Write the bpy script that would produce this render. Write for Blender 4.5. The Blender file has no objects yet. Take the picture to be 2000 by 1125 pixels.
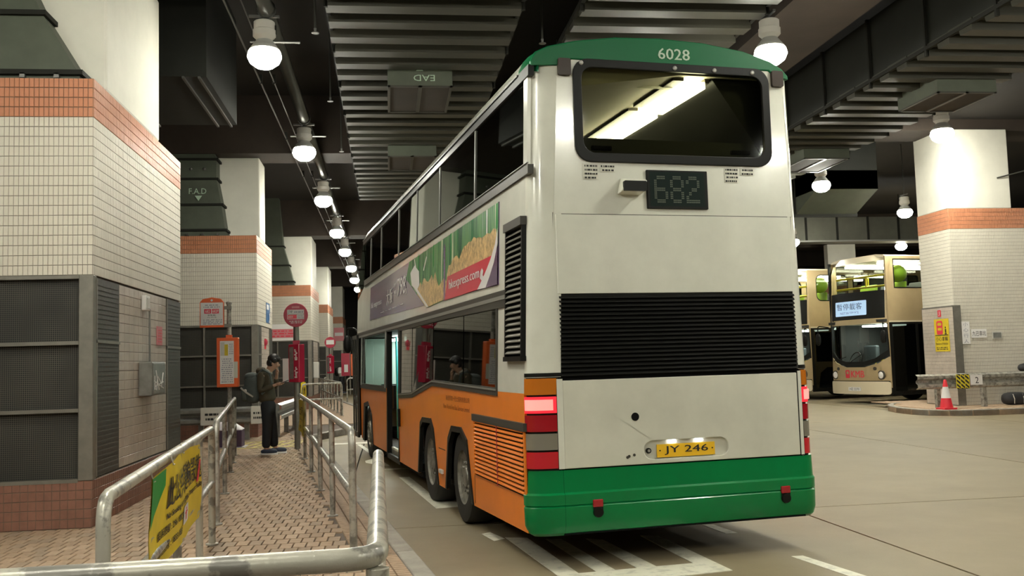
import bpy, bmesh, math, random
from mathutils import Vector, Matrix
from mathutils.geometry import tessellate_polygon
R = random.Random(7)
S = bpy.context.scene
COL = S.collection
PI = math.pi
# ------------------------------------------------------------------ camera, world, exposure
cd = bpy.data.cameras.new('camera'); cam = bpy.data.objects.new('camera', cd); COL.objects.link(cam)
cd.sensor_width = 36; cd.lens = 33.743; cd.clip_start = .05; cd.clip_end = 300
cam.matrix_world = Matrix(((.99148, .01909, -.12886, 0), (-.12698, -.07934, -.98873, 0), (-.02910, .99666, -.07624, 1.66), (0, 0, 0, 1)))
S.camera = cam
w = bpy.data.worlds.new('world'); S.world = w; w.use_nodes = True
w.node_tree.nodes['Background'].inputs[0].default_value = (.5, .5, .45, 1)
w.node_tree.nodes['Background'].inputs[1].default_value = .02
S.view_settings.view_transform = 'Standard'; S.view_settings.look = 'None'
S.view_settings.gamma = 1; S.view_settings.use_curve_mapping = False
S.view_settings.exposure = 0.18
LAMP = 350.0
LAMP_COL = (1, .985, .85)

# ------------------------------------------------------------------ materials
def M(name, col, rough=.5, metal=0., noise=None, bump=None, emit=None, spec=.5, col2=None, coat=0):
    m = bpy.data.materials.new(name); m.use_nodes = True
    nt = m.node_tree; b = nt.nodes['Principled BSDF']; L = nt.links.new
    b.inputs['Base Color'].default_value = (*col, 1); b.inputs['Roughness'].default_value = rough
    b.inputs['Metallic'].default_value = metal; b.inputs['Specular IOR Level'].default_value = spec
    if coat: b.inputs['Coat Weight'].default_value = coat; b.inputs['Coat Roughness'].default_value = .08
    if emit: b.inputs['Emission Color'].default_value = (*emit[0], 1); b.inputs['Emission Strength'].default_value = emit[1]
    if noise or bump:
        tc = nt.nodes.new('ShaderNodeTexCoord')
    if noise:
        n = nt.nodes.new('ShaderNodeTexNoise'); n.inputs['Scale'].default_value = noise[0]; n.inputs['Detail'].default_value = 5
        n.inputs['Roughness'].default_value = .62
        L(tc.outputs['Object'], n.inputs['Vector'])
        r = nt.nodes.new('ShaderNodeValToRGB'); L(n.outputs['Fac'], r.inputs['Fac'])
        a = noise[1]; c2 = col2 or tuple(c * (1 - a) for c in col)
        r.color_ramp.elements[0].position = noise[2] if len(noise) > 2 else .3; r.color_ramp.elements[0].color = (*c2, 1)
        r.color_ramp.elements[1].position = noise[3] if len(noise) > 3 else .7; r.color_ramp.elements[1].color = (*col, 1)
        L(r.outputs['Color'], b.inputs['Base Color'])
    if bump:
        n2 = nt.nodes.new('ShaderNodeTexNoise'); n2.inputs['Scale'].default_value = bump[0]; n2.inputs['Detail'].default_value = 4
        L(tc.outputs['Object'], n2.inputs['Vector'])
        bp = nt.nodes.new('ShaderNodeBump'); bp.inputs['Strength'].default_value = bump[1]; bp.inputs['Distance'].default_value = .01
        L(n2.outputs['Fac'], bp.inputs['Height']); L(bp.outputs['Normal'], b.inputs['Normal'])
    return m

def glass(name, tint, refl=1.5, rough=.02):
    m = bpy.data.materials.new(name); m.use_nodes = True; nt = m.node_tree; nt.nodes.clear(); L = nt.links.new
    o = nt.nodes.new('ShaderNodeOutputMaterial'); mx = nt.nodes.new('ShaderNodeMixShader')
    t = nt.nodes.new('ShaderNodeBsdfTransparent'); t.inputs[0].default_value = (*tint, 1)
    g = nt.nodes.new('ShaderNodeBsdfGlossy'); g.inputs['Roughness'].default_value = rough
    g.inputs[0].default_value = (.95, .98, .95, 1)
    f = nt.nodes.new('ShaderNodeFresnel'); f.inputs[0].default_value = refl
    ge = nt.nodes.new('ShaderNodeNewGeometry'); iv = nt.nodes.new('ShaderNodeMath'); iv.operation = 'SUBTRACT'; iv.inputs[0].default_value = 1; L(ge.outputs['Backfacing'], iv.inputs[1])
    mu = nt.nodes.new('ShaderNodeMath'); mu.operation = 'MULTIPLY'; L(f.outputs[0], mu.inputs[0]); L(iv.outputs[0], mu.inputs[1])
    L(mu.outputs[0], mx.inputs[0]); L(t.outputs[0], mx.inputs[1]); L(g.outputs[0], mx.inputs[2]); L(mx.outputs[0], o.inputs[0])
    return m

def mesh_mat(name, dark, wire, pitch):   # woven wire in front of a dark void
    m = M(name, dark, .6); nt = m.node_tree; L = nt.links.new; b = nt.nodes['Principled BSDF']
    tc = nt.nodes.new('ShaderNodeTexCoord'); sp = nt.nodes.new('ShaderNodeSeparateXYZ'); L(tc.outputs['Object'], sp.inputs[0])
    ad = nt.nodes.new('ShaderNodeMath'); ad.operation = 'ADD'; L(sp.outputs[0], ad.inputs[0]); L(sp.outputs[1], ad.inputs[1])
    def comb(src):
        a = nt.nodes.new('ShaderNodeMath'); a.operation = 'MULTIPLY'; a.inputs[1].default_value = 1 / pitch; L(src, a.inputs[0])
        f = nt.nodes.new('ShaderNodeMath'); f.operation = 'FRACT'; L(a.outputs[0], f.inputs[0])
        g = nt.nodes.new('ShaderNodeMath'); g.operation = 'LESS_THAN'; g.inputs[1].default_value = .22; L(f.outputs[0], g.inputs[0]); return g.outputs[0]
    mxm = nt.nodes.new('ShaderNodeMath'); mxm.operation = 'MAXIMUM'; L(comb(ad.outputs[0]), mxm.inputs[0]); L(comb(sp.outputs[2]), mxm.inputs[1])
    n = nt.nodes.new('ShaderNodeTexNoise'); n.inputs['Scale'].default_value = 1.3; L(tc.outputs['Object'], n.inputs['Vector'])
    mp = nt.nodes.new('ShaderNodeMath'); mp.operation = 'MULTIPLY'; L(mxm.outputs[0], mp.inputs[0]); L(n.outputs['Fac'], mp.inputs[1])
    mx = nt.nodes.new('ShaderNodeMix'); mx.data_type = 'RGBA'; L(mp.outputs[0], mx.inputs[0]); mx.inputs[6].default_value = (*dark, 1); mx.inputs[7].default_value = (*wire, 1)
    L(mx.outputs[2], b.inputs['Base Color']); return m

def stripes_mat(name, cols, scale, axis='Y', dist=1.5):
    m = M(name, cols[0], .35); nt = m.node_tree; L = nt.links.new; b = nt.nodes['Principled BSDF']
    tc = nt.nodes.new('ShaderNodeTexCoord'); mp = nt.nodes.new('ShaderNodeMapping'); L(tc.outputs['Object'], mp.inputs[0])
    mp.inputs['Scale'].default_value = (scale, scale, scale * .06)
    n = nt.nodes.new('ShaderNodeTexNoise'); n.inputs['Scale'].default_value = 1; n.inputs['Detail'].default_value = 3; L(mp.outputs[0], n.inputs['Vector'])
    r = nt.nodes.new('ShaderNodeValToRGB'); L(n.outputs['Fac'], r.inputs[0])
    e = r.color_ramp.elements
    while len(e) < len(cols): e.new(.5)
    for i, c in enumerate(cols): e[i].position = .3 + .4 * i / (len(cols) - 1); e[i].color = (*c, 1)
    L(r.outputs[0], b.inputs['Base Color']); return m

m_road = M('road_concrete', (.27, .216, .13), .62, noise=(1.1, .22, .25, .75), bump=(60, .12))
m_kerb = M('kerb_concrete', (.37, .34, .29), .8, noise=(5, .35))
m_joint = M('joint_dark', (.05, .045, .035), .9)
m_paint = M('road_paint', (.72, .69, .56), .6, noise=(9, .5, .22, .5))
m_brick = [M('paving_brick', c, .75, noise=(14, .3), bump=(70, .2)) for c in ((.48, .335, .22), (.44, .305, .20), (.52, .37, .25), (.40, .29, .20))]
m_mortar = M('paving_joint', (.13, .10, .08), .9)
m_yellowline = M('yellow_line', (.62, .52, .14), .6, noise=(12, .6, .3, .5))
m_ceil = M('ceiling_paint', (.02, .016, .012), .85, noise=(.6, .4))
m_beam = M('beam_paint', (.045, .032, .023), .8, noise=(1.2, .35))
m_tile = M('white_tile', (.64, .6, .51), .5, noise=(3, .1), spec=.22)
m_tile2 = M('pale_pink_tile', (.56, .49, .42), .4, noise=(2.5, .25))
m_band = M('orange_tile', (.53, .225, .12), .45, noise=(5, .18), spec=.25)
m_base = M('red_brown_tile', (.27, .125, .085), .5, noise=(5, .3))
m_grout = M('grout', (.13, .11, .085), .9)
m_plaster = M('white_plaster', (.72, .7, .61), .7, noise=(1.5, .12))
m_steel = M('frame_steel', (.25, .235, .2), .45, .5, noise=(5, .3))
m_mesh = mesh_mat('wire_mesh', (.006, .006, .005), (.14, .13, .10), .02)
m_louv = M('side_louvre', (.1, .097, .085), .55, .3, noise=(30, .4))
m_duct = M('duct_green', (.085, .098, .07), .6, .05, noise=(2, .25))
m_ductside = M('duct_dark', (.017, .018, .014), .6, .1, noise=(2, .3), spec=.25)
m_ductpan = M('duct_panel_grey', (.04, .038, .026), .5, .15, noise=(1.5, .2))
m_flange = M('flange_dark', (.015, .015, .012), .7, spec=.2)
m_rodm = M('hanger_metal', (.13, .13, .12), .4, .7)
m_pipe = M('pipe_dark', (.05, .05, .042), .3, .4)
m_lamp = M('lamp_dome', (1, 1, 1), .3, emit=(LAMP_COL, LAMP))
m_lamp3 = M('lamp_dome_dim', (1, 1, 1), .3, emit=(LAMP_COL, LAMP))
m_lamp2 = M('lamp_dome_lowered', (1, 1, 1), .3, emit=(LAMP_COL, LAMP))  # platform row domes, output lowered to cut glare on the column sides
for m_, f_ in ((m_lamp, 1.0), (m_lamp2, .85), (m_lamp3, .4)):
    nt = m_.node_tree; ge = nt.nodes.new('ShaderNodeNewGeometry'); sp = nt.nodes.new('ShaderNodeSeparateXYZ'); nt.links.new(ge.outputs['Normal'], sp.inputs[0])
    mr = nt.nodes.new('ShaderNodeMapRange'); nt.links.new(sp.outputs[2], mr.inputs[0]); mr.inputs[1].default_value = -1; mr.inputs[2].default_value = .35; mr.inputs[3].default_value = LAMP * f_; mr.inputs[4].default_value = LAMP * .1 * f_
    nt.links.new(mr.outputs[0], nt.nodes['Principled BSDF'].inputs['Emission Strength'])      # the glass gives most of its light downwards
m_house = M('lamp_housing', (.55, .53, .48), .5)
m_refl = M('lamp_reflector', (.4, .4, .37), .4)
m_galv = M('galvanised_rail', (.42, .40, .35), .36, .35, noise=(9, .55, .4, .55), bump=(25, .15))
m_galv2 = M('chipped_paint_rail', (.43, .41, .34), .35, .2, noise=(6, .0, .44, .49), col2=(.2, .19, .165), bump=(30, .2))
m_white = M('bus_white', (.71, .71, .62), .2, noise=(2.2, .13), coat=.5)
m_dirty = M('bus_white_grimy', (.68, .67, .57), .35, noise=(1.3, .2), coat=.25)
m_orange = M('bus_orange', (.86, .235, .022), .32, noise=(1.8, .12), coat=.12, spec=.3)
m_orslat = M('bus_orange_slat', (.8, .22, .03), .5, spec=.2)
m_green = M('bus_green', (.0, .195, .052), .28, noise=(2, .15), coat=.15, spec=.3)
m_greend = M('bus_roof_green', (.0, .11, .036), .35, spec=.3)
m_black = M('bus_black', (.008, .008, .007), .4, spec=.2)
m_blackm = M('matte_black', (.005, .005, .005), .8, spec=.1)
m_trim = M('window_trim_grey', (.055, .052, .044), .4, .1, spec=.3)
m_alu = M('aluminium', (.36, .36, .33), .4, .6)
m_rubber = M('tyre_rubber', (.018, .017, .015), .7, bump=(40, .1))
m_rim = M('wheel_rim', (.34, .32, .27), .5, .4, noise=(12, .6))
m_glass = glass('bus_glass', (.34, .37, .34), 1.6)
m_glassd = glass('bus_glass_dark', (.12, .13, .12), 1.75)
m_glassc = glass('clear_bus_glass', (.78, .8, .76), 1.45)
m_glassr = glass('bus_rear_glass', (.6, .6, .5), 1.4, .04)
m_int = M('bus_interior_dark', (.03, .03, .028), .7)
m_intc = M('bus_interior_ceiling', (.5, .46, .36), .6)
m_inth = M('bus_interior_pale', (.36, .46, .42), .5)
m_seat = M('bus_seat', (.06, .07, .075), .6)
m_tube = M('fluorescent_tube', (1, 1, 1), .4, emit=((1, .96, .78), 28))
m_tubelow = M('fluorescent_tube_dim', (1, 1, 1), .4, emit=((.9, 1, .93), 22))
m_teal = M('handrail_teal', (.03, .28, .27), .4)
m_yell = M('handrail_yellow', (.75, .62, .04), .4)
m_stop = M('brake_light_lit', (.7, .02, .03), .25, emit=((1, .03, .05), .75))
m_stopc = M('brake_light_core', (1, .5, .45), .3, emit=((1, .16, .16), .8))
m_red = M('red_lens', (.33, .008, .015), .15, coat=.5)
m_redl = M('red_lens_glow', (.42, .01, .02), .15, emit=((1, .02, .03), .05), coat=.5)
m_amber = M('amber_lens', (.5, .15, .015), .15, coat=.5)
m_clear = M('clear_lens', (.2, .185, .15), .15, coat=.5)
m_plate = M('number_plate_yellow', (.85, .5, .02), .4)
m_platel = M('plate_lamp', (1, 1, 1), .4, emit=((.9, .95, 1), 8))
m_ink = M('ink_black', (.012, .012, .012), .6)
m_num = M('pale_green_numerals', (.42, .55, .42), .4)
m_paper = M('white_paper', (.78, .76, .74), .55)
m_inkred = M('ink_red', (.72, .04, .07), .5)
m_inkgrey = M('ink_grey', (.3, .3, .36), .6)
m_signor = M('sign_orange', (.80, .135, .03), .35, coat=.3)
m_signred = M('sign_red', (.42, .012, .045), .35, coat=.3)
m_yban = M('banner_yellow', (.74, .56, .02), .5, noise=(4, .15))
m_bgreen = M('banner_green', (.0, .25, .04), .5)
m_purple = M('advert_purple', (.11, .06, .145), .25, coat=.4)
m_advred = M('advert_red', (.62, .02, .06), .3, coat=.3)
m_advwht = M('advert_white', (.75, .72, .72), .3, coat=.3)
m_bamboo = stripes_mat('advert_bamboo', [(.005, .03, .015), (.01, .12, .05), (.12, .3, .1), (.02, .16, .08), (.5, .55, .36)], 9)
m_straw = M('advert_straw', (.74, .5, .22), .4, noise=(16, .65, .3, .62), coat=.3)
m_flower = M('advert_flower', (.34, .2, .4), .4, noise=(30, .7))
m_gold = M('champagne_gold', (.47, .36, .2), .3, .15, noise=(2, .12), coat=.4)
m_cream = M('champagne_cream', (.66, .58, .42), .3, coat=.4)
m_lcd = M('destination_lcd', (.3, .42, .55), .4, emit=((.5, .72, 1), .55))
m_lcdink = M('destination_ink', (.05, .1, .16), .5)
m_seatgreen = M('seat_green', (.3, .5, .03), .6)
m_skin = M('skin', (.42, .24, .16), .55)
m_hair = M('hair', (.012, .01, .009), .5)
m_jacket = M('jacket_olive', (.065, .05, .028), .8, noise=(14, .3))
m_trous = M('trousers_black', (.010, .011, .014), .8)
m_shoe = M('shoe_navy', (.02, .03, .06), .6)
m_pack = M('backpack_grey', (.075, .09, .085), .75, noise=(9, .3))
m_strap = M('strap_pale', (.45, .42, .36), .7)
m_cone = M('cone_red', (.78, .03, .05), .4)
m_purpbox = M('purple_box', (.05, .025, .06), .5)
m_bag = M('white_bag', (.6, .56, .58), .5)
m_greybox = M('box_grey_paint', (.3, .3, .28), .4, .4, noise=(8, .35))
m_blue = M('poster_blue', (.06, .16, .36), .4)
m_pink = M('poster_pink', (.62, .2, .22), .5)
m_junk = M('dark_bag', (.03, .03, .033), .7, noise=(6, .5))
m_wall = M('wall_dark', (.05, .045, .04), .85)

# ------------------------------------------------------------------ mesh helpers
class MB:
    def __init__(s): s.v = []; s.f = []
    def add(s, vs, fs):
        o = len(s.v); s.v += [tuple(v) for v in vs]; s.f += [tuple(i + o for i in f) for f in fs]; return s
    def box(s, x0, x1, y0, y1, z0, z1, T=None, ch=0):
        vs = [(x, y, z) for z in (z0, z1) for y in (y0, y1) for x in (x0, x1)]
        if T: vs = [T @ Vector(v) for v in vs]
        return s.add(vs, [(0, 2, 3, 1), (4, 5, 7, 6), (0, 1, 5, 4), (2, 6, 7, 3), (0, 4, 6, 2), (1, 3, 7, 5)])
    def hexa(s, b, t):      # bottom 4 + top 4 points
        return s.add(list(b) + list(t), [(3, 2, 1, 0), (4, 5, 6, 7), (0, 1, 5, 4), (1, 2, 6, 5), (2, 3, 7, 6), (3, 0, 4, 7)])
    def tube(s, pts, r, n=10, caps=True):
        pts = [Vector(p) for p in pts]; rs = r if isinstance(r, (list, tuple)) else [r] * len(pts)
        up = None; rings = []
        for i, p in enumerate(pts):
            d = (pts[min(i + 1, len(pts) - 1)] - pts[max(i - 1, 0)]).normalized()
            if up is None:
                up = Vector((0, 0, 1)) if abs(d.z) < .9 else Vector((0, 1, 0))
            a = d.cross(up).normalized(); up = a.cross(d).normalized()
            rings.append([p + (a * math.cos(2 * PI * k / n) + up * math.sin(2 * PI * k / n)) * rs[i] for k in range(n)])
        vs = [q for g in rings for q in g]; fs = []
        for i in range(len(rings) - 1):
            for k in range(n):
                a, b = i * n + k, i * n + (k + 1) % n; fs.append((a, b, b + n, a + n))
        if caps: fs.append(tuple(range(n - 1, -1, -1))); fs.append(tuple(range((len(rings) - 1) * n, len(rings) * n)))
        return s.add(vs, fs)
    def lathe(s, prof, c=(0, 0, 0), n=24, axis='z', caps=True):
        vs = []; fs = []
        for r, h in prof:
            for k in range(n):
                a = 2 * PI * k / n; x, y = r * math.cos(a), r * math.sin(a)
                p = (x, y, h) if axis == 'z' else ((h, x, y) if axis == 'x' else (x, h, y))
                vs.append((c[0] + p[0], c[1] + p[1], c[2] + p[2]))
        for i in range(len(prof) - 1):
            for k in range(n):
                a, b = i * n + k, i * n + (k + 1) % n; fs.append((a, b, b + n, a + n))
        if caps: fs.append(tuple(range(n - 1, -1, -1))); fs.append(tuple(range((len(prof) - 1) * n, len(prof) * n)))
        return s.add(vs, fs)
    def ball(s, c, r, n=12, m=8, pw=1):
        rx, ry, rz = r if isinstance(r, (tuple, list)) else (r, r, r)
        sg = lambda t: math.copysign(abs(t) ** pw, t)
        vs = []; fs = []
        for i in range(m + 1):
            ph = -PI / 2 + PI * i / m
            ph = max(-PI / 2 + .02, min(PI / 2 - .02, ph))
            for k in range(n):
                a = 2 * PI * k / n
                vs.append((c[0] + rx * sg(math.cos(ph)) * sg(math.cos(a)), c[1] + ry * sg(math.cos(ph)) * sg(math.sin(a)), c[2] + rz * sg(math.sin(ph))))
        for i in range(m):
            for k in range(n):
                a, b = i * n + k, i * n + (k + 1) % n; fs.append((a, b, b + n, a + n))
        fs.append(tuple(range(n - 1, -1, -1))); fs.append(tuple(range(m * n, m * n + n)))
        return s.add(vs, fs)
    def plate(s, polys, t, fn):       # polys: outline + holes in 2D; fn(x, y, w) -> 3D, w in 0..t
        pts = [p for q in polys for p in q]; n = len(pts)
        tris = tessellate_polygon([[Vector((p[0], p[1], 0)) for p in q] for q in polys])
        vs = [fn(p[0], p[1], 0) for p in pts]; fs = [tuple(x) for x in tris]
        if t:
            vs += [fn(p[0], p[1], t) for p in pts]; fs += [tuple(n + i for i in reversed(x)) for x in tris]
            o = 0
            for q in polys:
                k = len(q)
                for i in range(k): a, b = o + i, o + (i + 1) % k; fs.append((a, b, b + n, a + n))
                o += k
        return s.add(vs, fs)
    def prism(s, poly, z0, z1, fn=lambda x, y, z: (x, y, z)):
        n = len(poly); vs = [fn(x, y, z) for z in (z0, z1) for x, y in poly]
        fs = [tuple(range(n - 1, -1, -1)), tuple(range(n, 2 * n))] + [(i, (i + 1) % n, (i + 1) % n + n, i + n) for i in range(n)]
        return s.add(vs, fs)
    def tile(s, O, U, V, N, w, h, d, b=.003):
        O, U, V, N = Vector(O), Vector(U), Vector(V), Vector(N)
        q = lambda x, y, z: O + U * x + V * y + N * z
        return s.add([q(0, 0, 0), q(w, 0, 0), q(w, h, 0), q(0, h, 0), q(b, b, d), q(w - b, b, d), q(w - b, h - b, d), q(b, h - b, d)],
                     [(4, 5, 6, 7), (0, 1, 5, 4), (1, 2, 6, 5), (2, 3, 7, 6), (3, 0, 4, 7)])
    def mesh(s, name):
        me = bpy.data.meshes.new(name); me.from_pydata(s.v, [], s.f); me.validate(); me.update(); return me
    def build(s, name, mat, parent=None, smooth=False, bevel=0, kind=None, world=False, label=None, fix=True):
        if world and parent: s.v = [(x - parent.location.x, y - parent.location.y, z - parent.location.z) for x, y, z in s.v]
        me = s.mesh(name)
        if fix:
            bm = bmesh.new(); bm.from_mesh(me); bmesh.ops.recalc_face_normals(bm, faces=bm.faces); bm.to_mesh(me); bm.free()
        return link(name, me, mat, parent, smooth, bevel, kind, label)
def link(name, me, mat, parent=None, smooth=False, bevel=0, kind=None, label=None):
    if mat and not me.materials: me.materials.append(mat)
    o = bpy.data.objects.new(name, me); COL.objects.link(o)
    if parent: o.parent = parent
    if smooth:
        me.shade_smooth() if smooth is True else me.set_sharp_from_angle(angle=smooth)
        if smooth is not True: me.shade_smooth(); me.set_sharp_from_angle(angle=smooth)
    if bevel:
        b = o.modifiers.new('bevel', 'BEVEL'); b.width = bevel; b.segments = 2; b.limit_method = 'ANGLE'
    if kind: o['kind'] = kind
    if label: o['label'] = label
    return o
def tag(o, label, cat=None, group=None, kind=None):
    o['label'] = label
    if cat: o['category'] = cat
    if group: o['group'] = group
    if kind: o['kind'] = kind
    return o
def T(name, label, cat, loc=(0, 0, 0), rz=0, group=None, kind=None):
    o = bpy.data.objects.new(name, None); COL.objects.link(o); o.location = loc; o.rotation_euler = (0, 0, rz); o.empty_display_size = .1
    return tag(o, label, cat, group, kind)
KIDS = {}
def copy_tree(o, label=None, loc=None, rz=None):
    ch = {}
    for x in bpy.data.objects:
        if x.parent: ch.setdefault(x.parent, []).append(x)
    def rec(a, p):
        c = a.copy(); COL.objects.link(c)
        if p: c.parent = p
        for k in ch.get(a, []): rec(k, c)
        return c
    c = rec(o, None)
    if label: c['label'] = label
    if loc is not None: c.location = loc
    if rz is not None: c.rotation_euler.z = rz
    return c
def rrect(x0, x1, y0, y1, r, n=6):
    out = []
    for cx, cy, a0 in ((x1 - r, y1 - r, 0), (x0 + r, y1 - r, PI / 2), (x0 + r, y0 + r, PI), (x1 - r, y0 + r, 1.5 * PI)):
        out += [(cx + r * math.cos(a0 + PI / 2 * k / n), cy + r * math.sin(a0 + PI / 2 * k / n)) for k in range(n + 1)]
    return out
def circ(cx, cy, r, n=20): return [(cx + r * math.cos(2 * PI * k / n), cy + r * math.sin(2 * PI * k / n)) for k in range(n)]
def rect(x0, x1, y0, y1): return [(x0, y0), (x1, y0), (x1, y1), (x0, y1)]
TXT = {}
def text2d(s):
    if s not in TXT:
        c = bpy.data.curves.new('t', 'FONT'); c.body = s; c.resolution_u = 2
        o = bpy.data.objects.new('t', c); COL.objects.link(o)
        bpy.context.view_layer.update()
        me = bpy.data.meshes.new_from_object(o.evaluated_get(bpy.context.evaluated_depsgraph_get()))
        TXT[s] = ([(v.co.x, v.co.y) for v in me.vertices], [tuple(p.vertices) for p in me.polygons])
        bpy.data.objects.remove(o)
    return TXT[s]
def text(name, s, O, X, Y, W, H, mat, parent=None, world=False, bold=0, skew=0):
    """lettering filling the rectangle from O (lower left corner) along X for W and along Y for H"""
    vs, fs = text2d(s)
    O, X, Y = Vector(O), Vector(X).normalized(), Vector(Y).normalized()
    x0, x1 = min(v[0] for v in vs), max(v[0] for v in vs); y0, y1 = min(v[1] for v in vs), max(v[1] for v in vs)
    m = MB()
    P = [O + X * ((v[0] - x0) / (x1 - x0) * W + skew * (v[1] - y0) / (y1 - y0) * H) + Y * ((v[1] - y0) / (y1 - y0) * H) for v in vs]
    m.add(P, fs)
    for k in range(bold):
        N = X.cross(Y); m.add([p + X * (W * .006 * (k + 1)) + N * .0005 * (k + 1) for p in P], fs)
    return m.build(name, mat, parent, world=world, fix=False, kind='stuff')
def lines(name, O, X, Y, W, H, rows, mat, parent, world=False, seed=1, fill=.45):
    """rows of tiny illegible print as short bars"""
    rr = random.Random(seed); O, X, Y = Vector(O), Vector(X).normalized(), Vector(Y).normalized(); m = MB()
    for i in range(rows):
        y0 = H * (i + .2) / rows; y1 = y0 + H * fill / rows; x = rr.uniform(0, .12) * W
        while x < W * .93:
            l = min(rr.uniform(.04, .2) * W, W - x)
            m.add([O + X * x + Y * y0, O + X * (x + l) + Y * y0, O + X * (x + l) + Y * y1, O + X * x + Y * y1], [(0, 1, 2, 3)]); x += l + rr.uniform(.03, .08) * W
    return m.build(name, mat, parent, world=world, fix=False, kind='stuff')
def fillet(pts, r, n=5):
    out = [Vector(pts[0])]
    for i in range(1, len(pts) - 1):
        p = Vector(pts[i]); a = (Vector(pts[i - 1]) - p).normalized(); b = (Vector(pts[i + 1]) - p).normalized()
        for k in range(n + 1):
            t = k / n; out.append((p + a * r) * (1 - t) ** 2 + p * 2 * t * (1 - t) + (p + b * r) * t * t)
    return out + [Vector(pts[-1])]

# ------------------------------------------------------------------ ground
SB, CB = math.sin(-.14478), math.cos(-.14478)        # heading of the bus bay
BX, BY = 1.0858, 7.5254                              # rear nearside corner of the bus
PZ = .15
kx = lambda y: .31 - .1335 * (y - 7.0)               # kerb line of the bay
floor = T('floor', 'pale grey concrete bus station road with thin slab joints', 'floor', kind='structure')
MB().box(-14, 45, -14, 100, -.3, -.03).build('subgrade', m_joint, floor)
xs = [-14, -.55, 4.24, 9.0, 13.8, 18.6, 23.4, 45]; ys = [-14, -2, 10, 22, 34, 46, 58, 100]
for i in range(len(xs) - 1):
    for j in range(len(ys) - 1):
        MB().box(xs[i] + .012, xs[i + 1] - .012, ys[j] + .012, ys[j + 1] - .012, -.03, 0).build('concrete_slab', m_road, floor)
def mark(label, polys, cat='road marking', mat=m_paint, z=.0, group=None, name='road_marking'):
    m = MB()
    for i, p in enumerate(polys): m.prism(p, z, z + .003 + .0008 * i)
    o = m.build(name, mat); tag(o, label, cat, group, kind='structure'); return o
mark('white painted grid of worn stripes on the road under the rear bumper', [
    [(1.06, 9.17), (1.26, 9.1), (1.44, 7.44), (1.26, 7.46)], [(1.42, 8.99), (1.56, 8.95), (1.74, 7.5), (1.58, 7.5)],
    [(1.78, 8.9), (1.92, 8.8), (2.08, 7.56), (1.92, 7.5)], [(2.3, 8.9), (2.46, 8.85), (2.6, 7.28), (2.4, 7.5)],
    [(1.26, 7.46), (2.52, 7.62), (2.6, 7.28), (2.21, 7.2), (1.3, 7.1)]])
mark('white painted bay line bending beside the middle wheel', [[(.12, 14.44), (.27, 14.46), (.47, 12.79), (.53, 11.9), (.9, 11.53), (.9, 11.28), (.51, 11.22)]])
mark('white paint patch worn off beside the rearmost wheel', [[(.86, 9.42), (.95, 9.5), (1.05, 9.12), (.94, 9.02)]])
mark('white zigzag paint by the kerb near the front wheel', [[(-.44, 17.15), (-.32, 17.49), (-.12, 16.85), (-.02, 16.2), (-.16, 16.28), (-.42, 16.81)], [(-.12, 15.75), (.09, 15.72), (.3, 15.6), (-.1, 15.55)]])
mark('white line across the road ahead of the front wheel', [[(-1.3, 21.3), (1.5, 21.6), (1.5, 21.15), (-1.3, 20.9)]])
mark('thin white line running along beneath the bus front', [[(-.7, 20.8), (-.62, 20.8), (-.32, 18.7), (-.42, 18.7)]])
mark('short white lane dash beneath the offside corner of the bumper', [[(3.03, 9.3), (3.14, 9.27), (3.2, 8.78), (3.09, 8.78)]])
mark('longer white lane dash on the open road behind the bus', [[(3.24, 7.66), (3.34, 7.66), (3.5, 6.7), (3.38, 6.7)]])

plat = T('platform', 'raised brick paved waiting platform with pale kerb beside the bus', 'platform', kind='structure')
outline = [(-12, -8), (kx(-8), -8), (kx(22.0), 22.0), (-.75, 24.9), (.4, 25.0), (-2.6, 48), (-3.6, 70), (-12, 70)]
inset = [(-12, -8), (kx(-8) - .3, -8), (kx(22.0) - .3, 22.2), (-.95, 25.1), (.1, 25.2), (-2.9, 48), (-3.8, 70), (-12, 70)]
MB().prism(outline, -.02, PZ - .016).build('platform_slab', m_mortar, plat)
def kerb_run(a, b, wd=.15, parent=plat, ln=1.0, top=PZ + .002, mat=m_kerb):
    a, b = Vector((*a, 0)), Vector((*b, 0)); d = (b - a); L = d.length; d.normalize(); nrm = Vector((-d.y, d.x, 0)); n = max(1, round(L / ln))
    for i in range(n):
        p, q = a + d * (L * i / n + .005), a + d * (L * (i + 1) / n - .005)
        MB().hexa([p + Vector((0, 0, -.02)), q + Vector((0, 0, -.02)), q + nrm * wd + Vector((0, 0, -.02)), p + nrm * wd + Vector((0, 0, -.02))],
                  [p + Vector((0, 0, top)), q + Vector((0, 0, top)), q + nrm * wd + Vector((0, 0, top)), p + nrm * wd + Vector((0, 0, top))]).build('kerb_stone', mat, parent, bevel=.012)
kerb_run((kx(2) + .0, 2), (kx(22.0), 22.0)); kerb_run((kx(22.0), 22.0), (-.75, 24.9)); kerb_run((-.75, 24.9), (.4, 25.0)); kerb_run((.4, 25.0), (-2.6, 48), ln=2)
# paving bricks: running bond, long side along the platform; near ones single objects
bw, bl = .112, .224
bricks = []
for i in range(-75, 6):
    for j in range(0, 130):
        x0 = i * bw + (bw / 2 if j % 2 else 0); y0 = 4.6 + j * bl
        xc, yc = x0 + bw / 2, y0 + bl / 2
        if yc > 26 or xc < -6.4 or xc > kx(yc) - .5: continue
        bricks.append((x0, y0, xc, yc))
def inframe(x, y):
    d = Vector((x, y, PZ - 1.66)); q = cam.matrix_world.to_3x3().inverted() @ d
    if q.z > -.5: return False
    px, py = 1000 - 1874.6 * q.x / q.z, 562.5 + 1874.6 * q.y / q.z
    return 205 < px < 1010 and 780 < py < 1122
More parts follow.
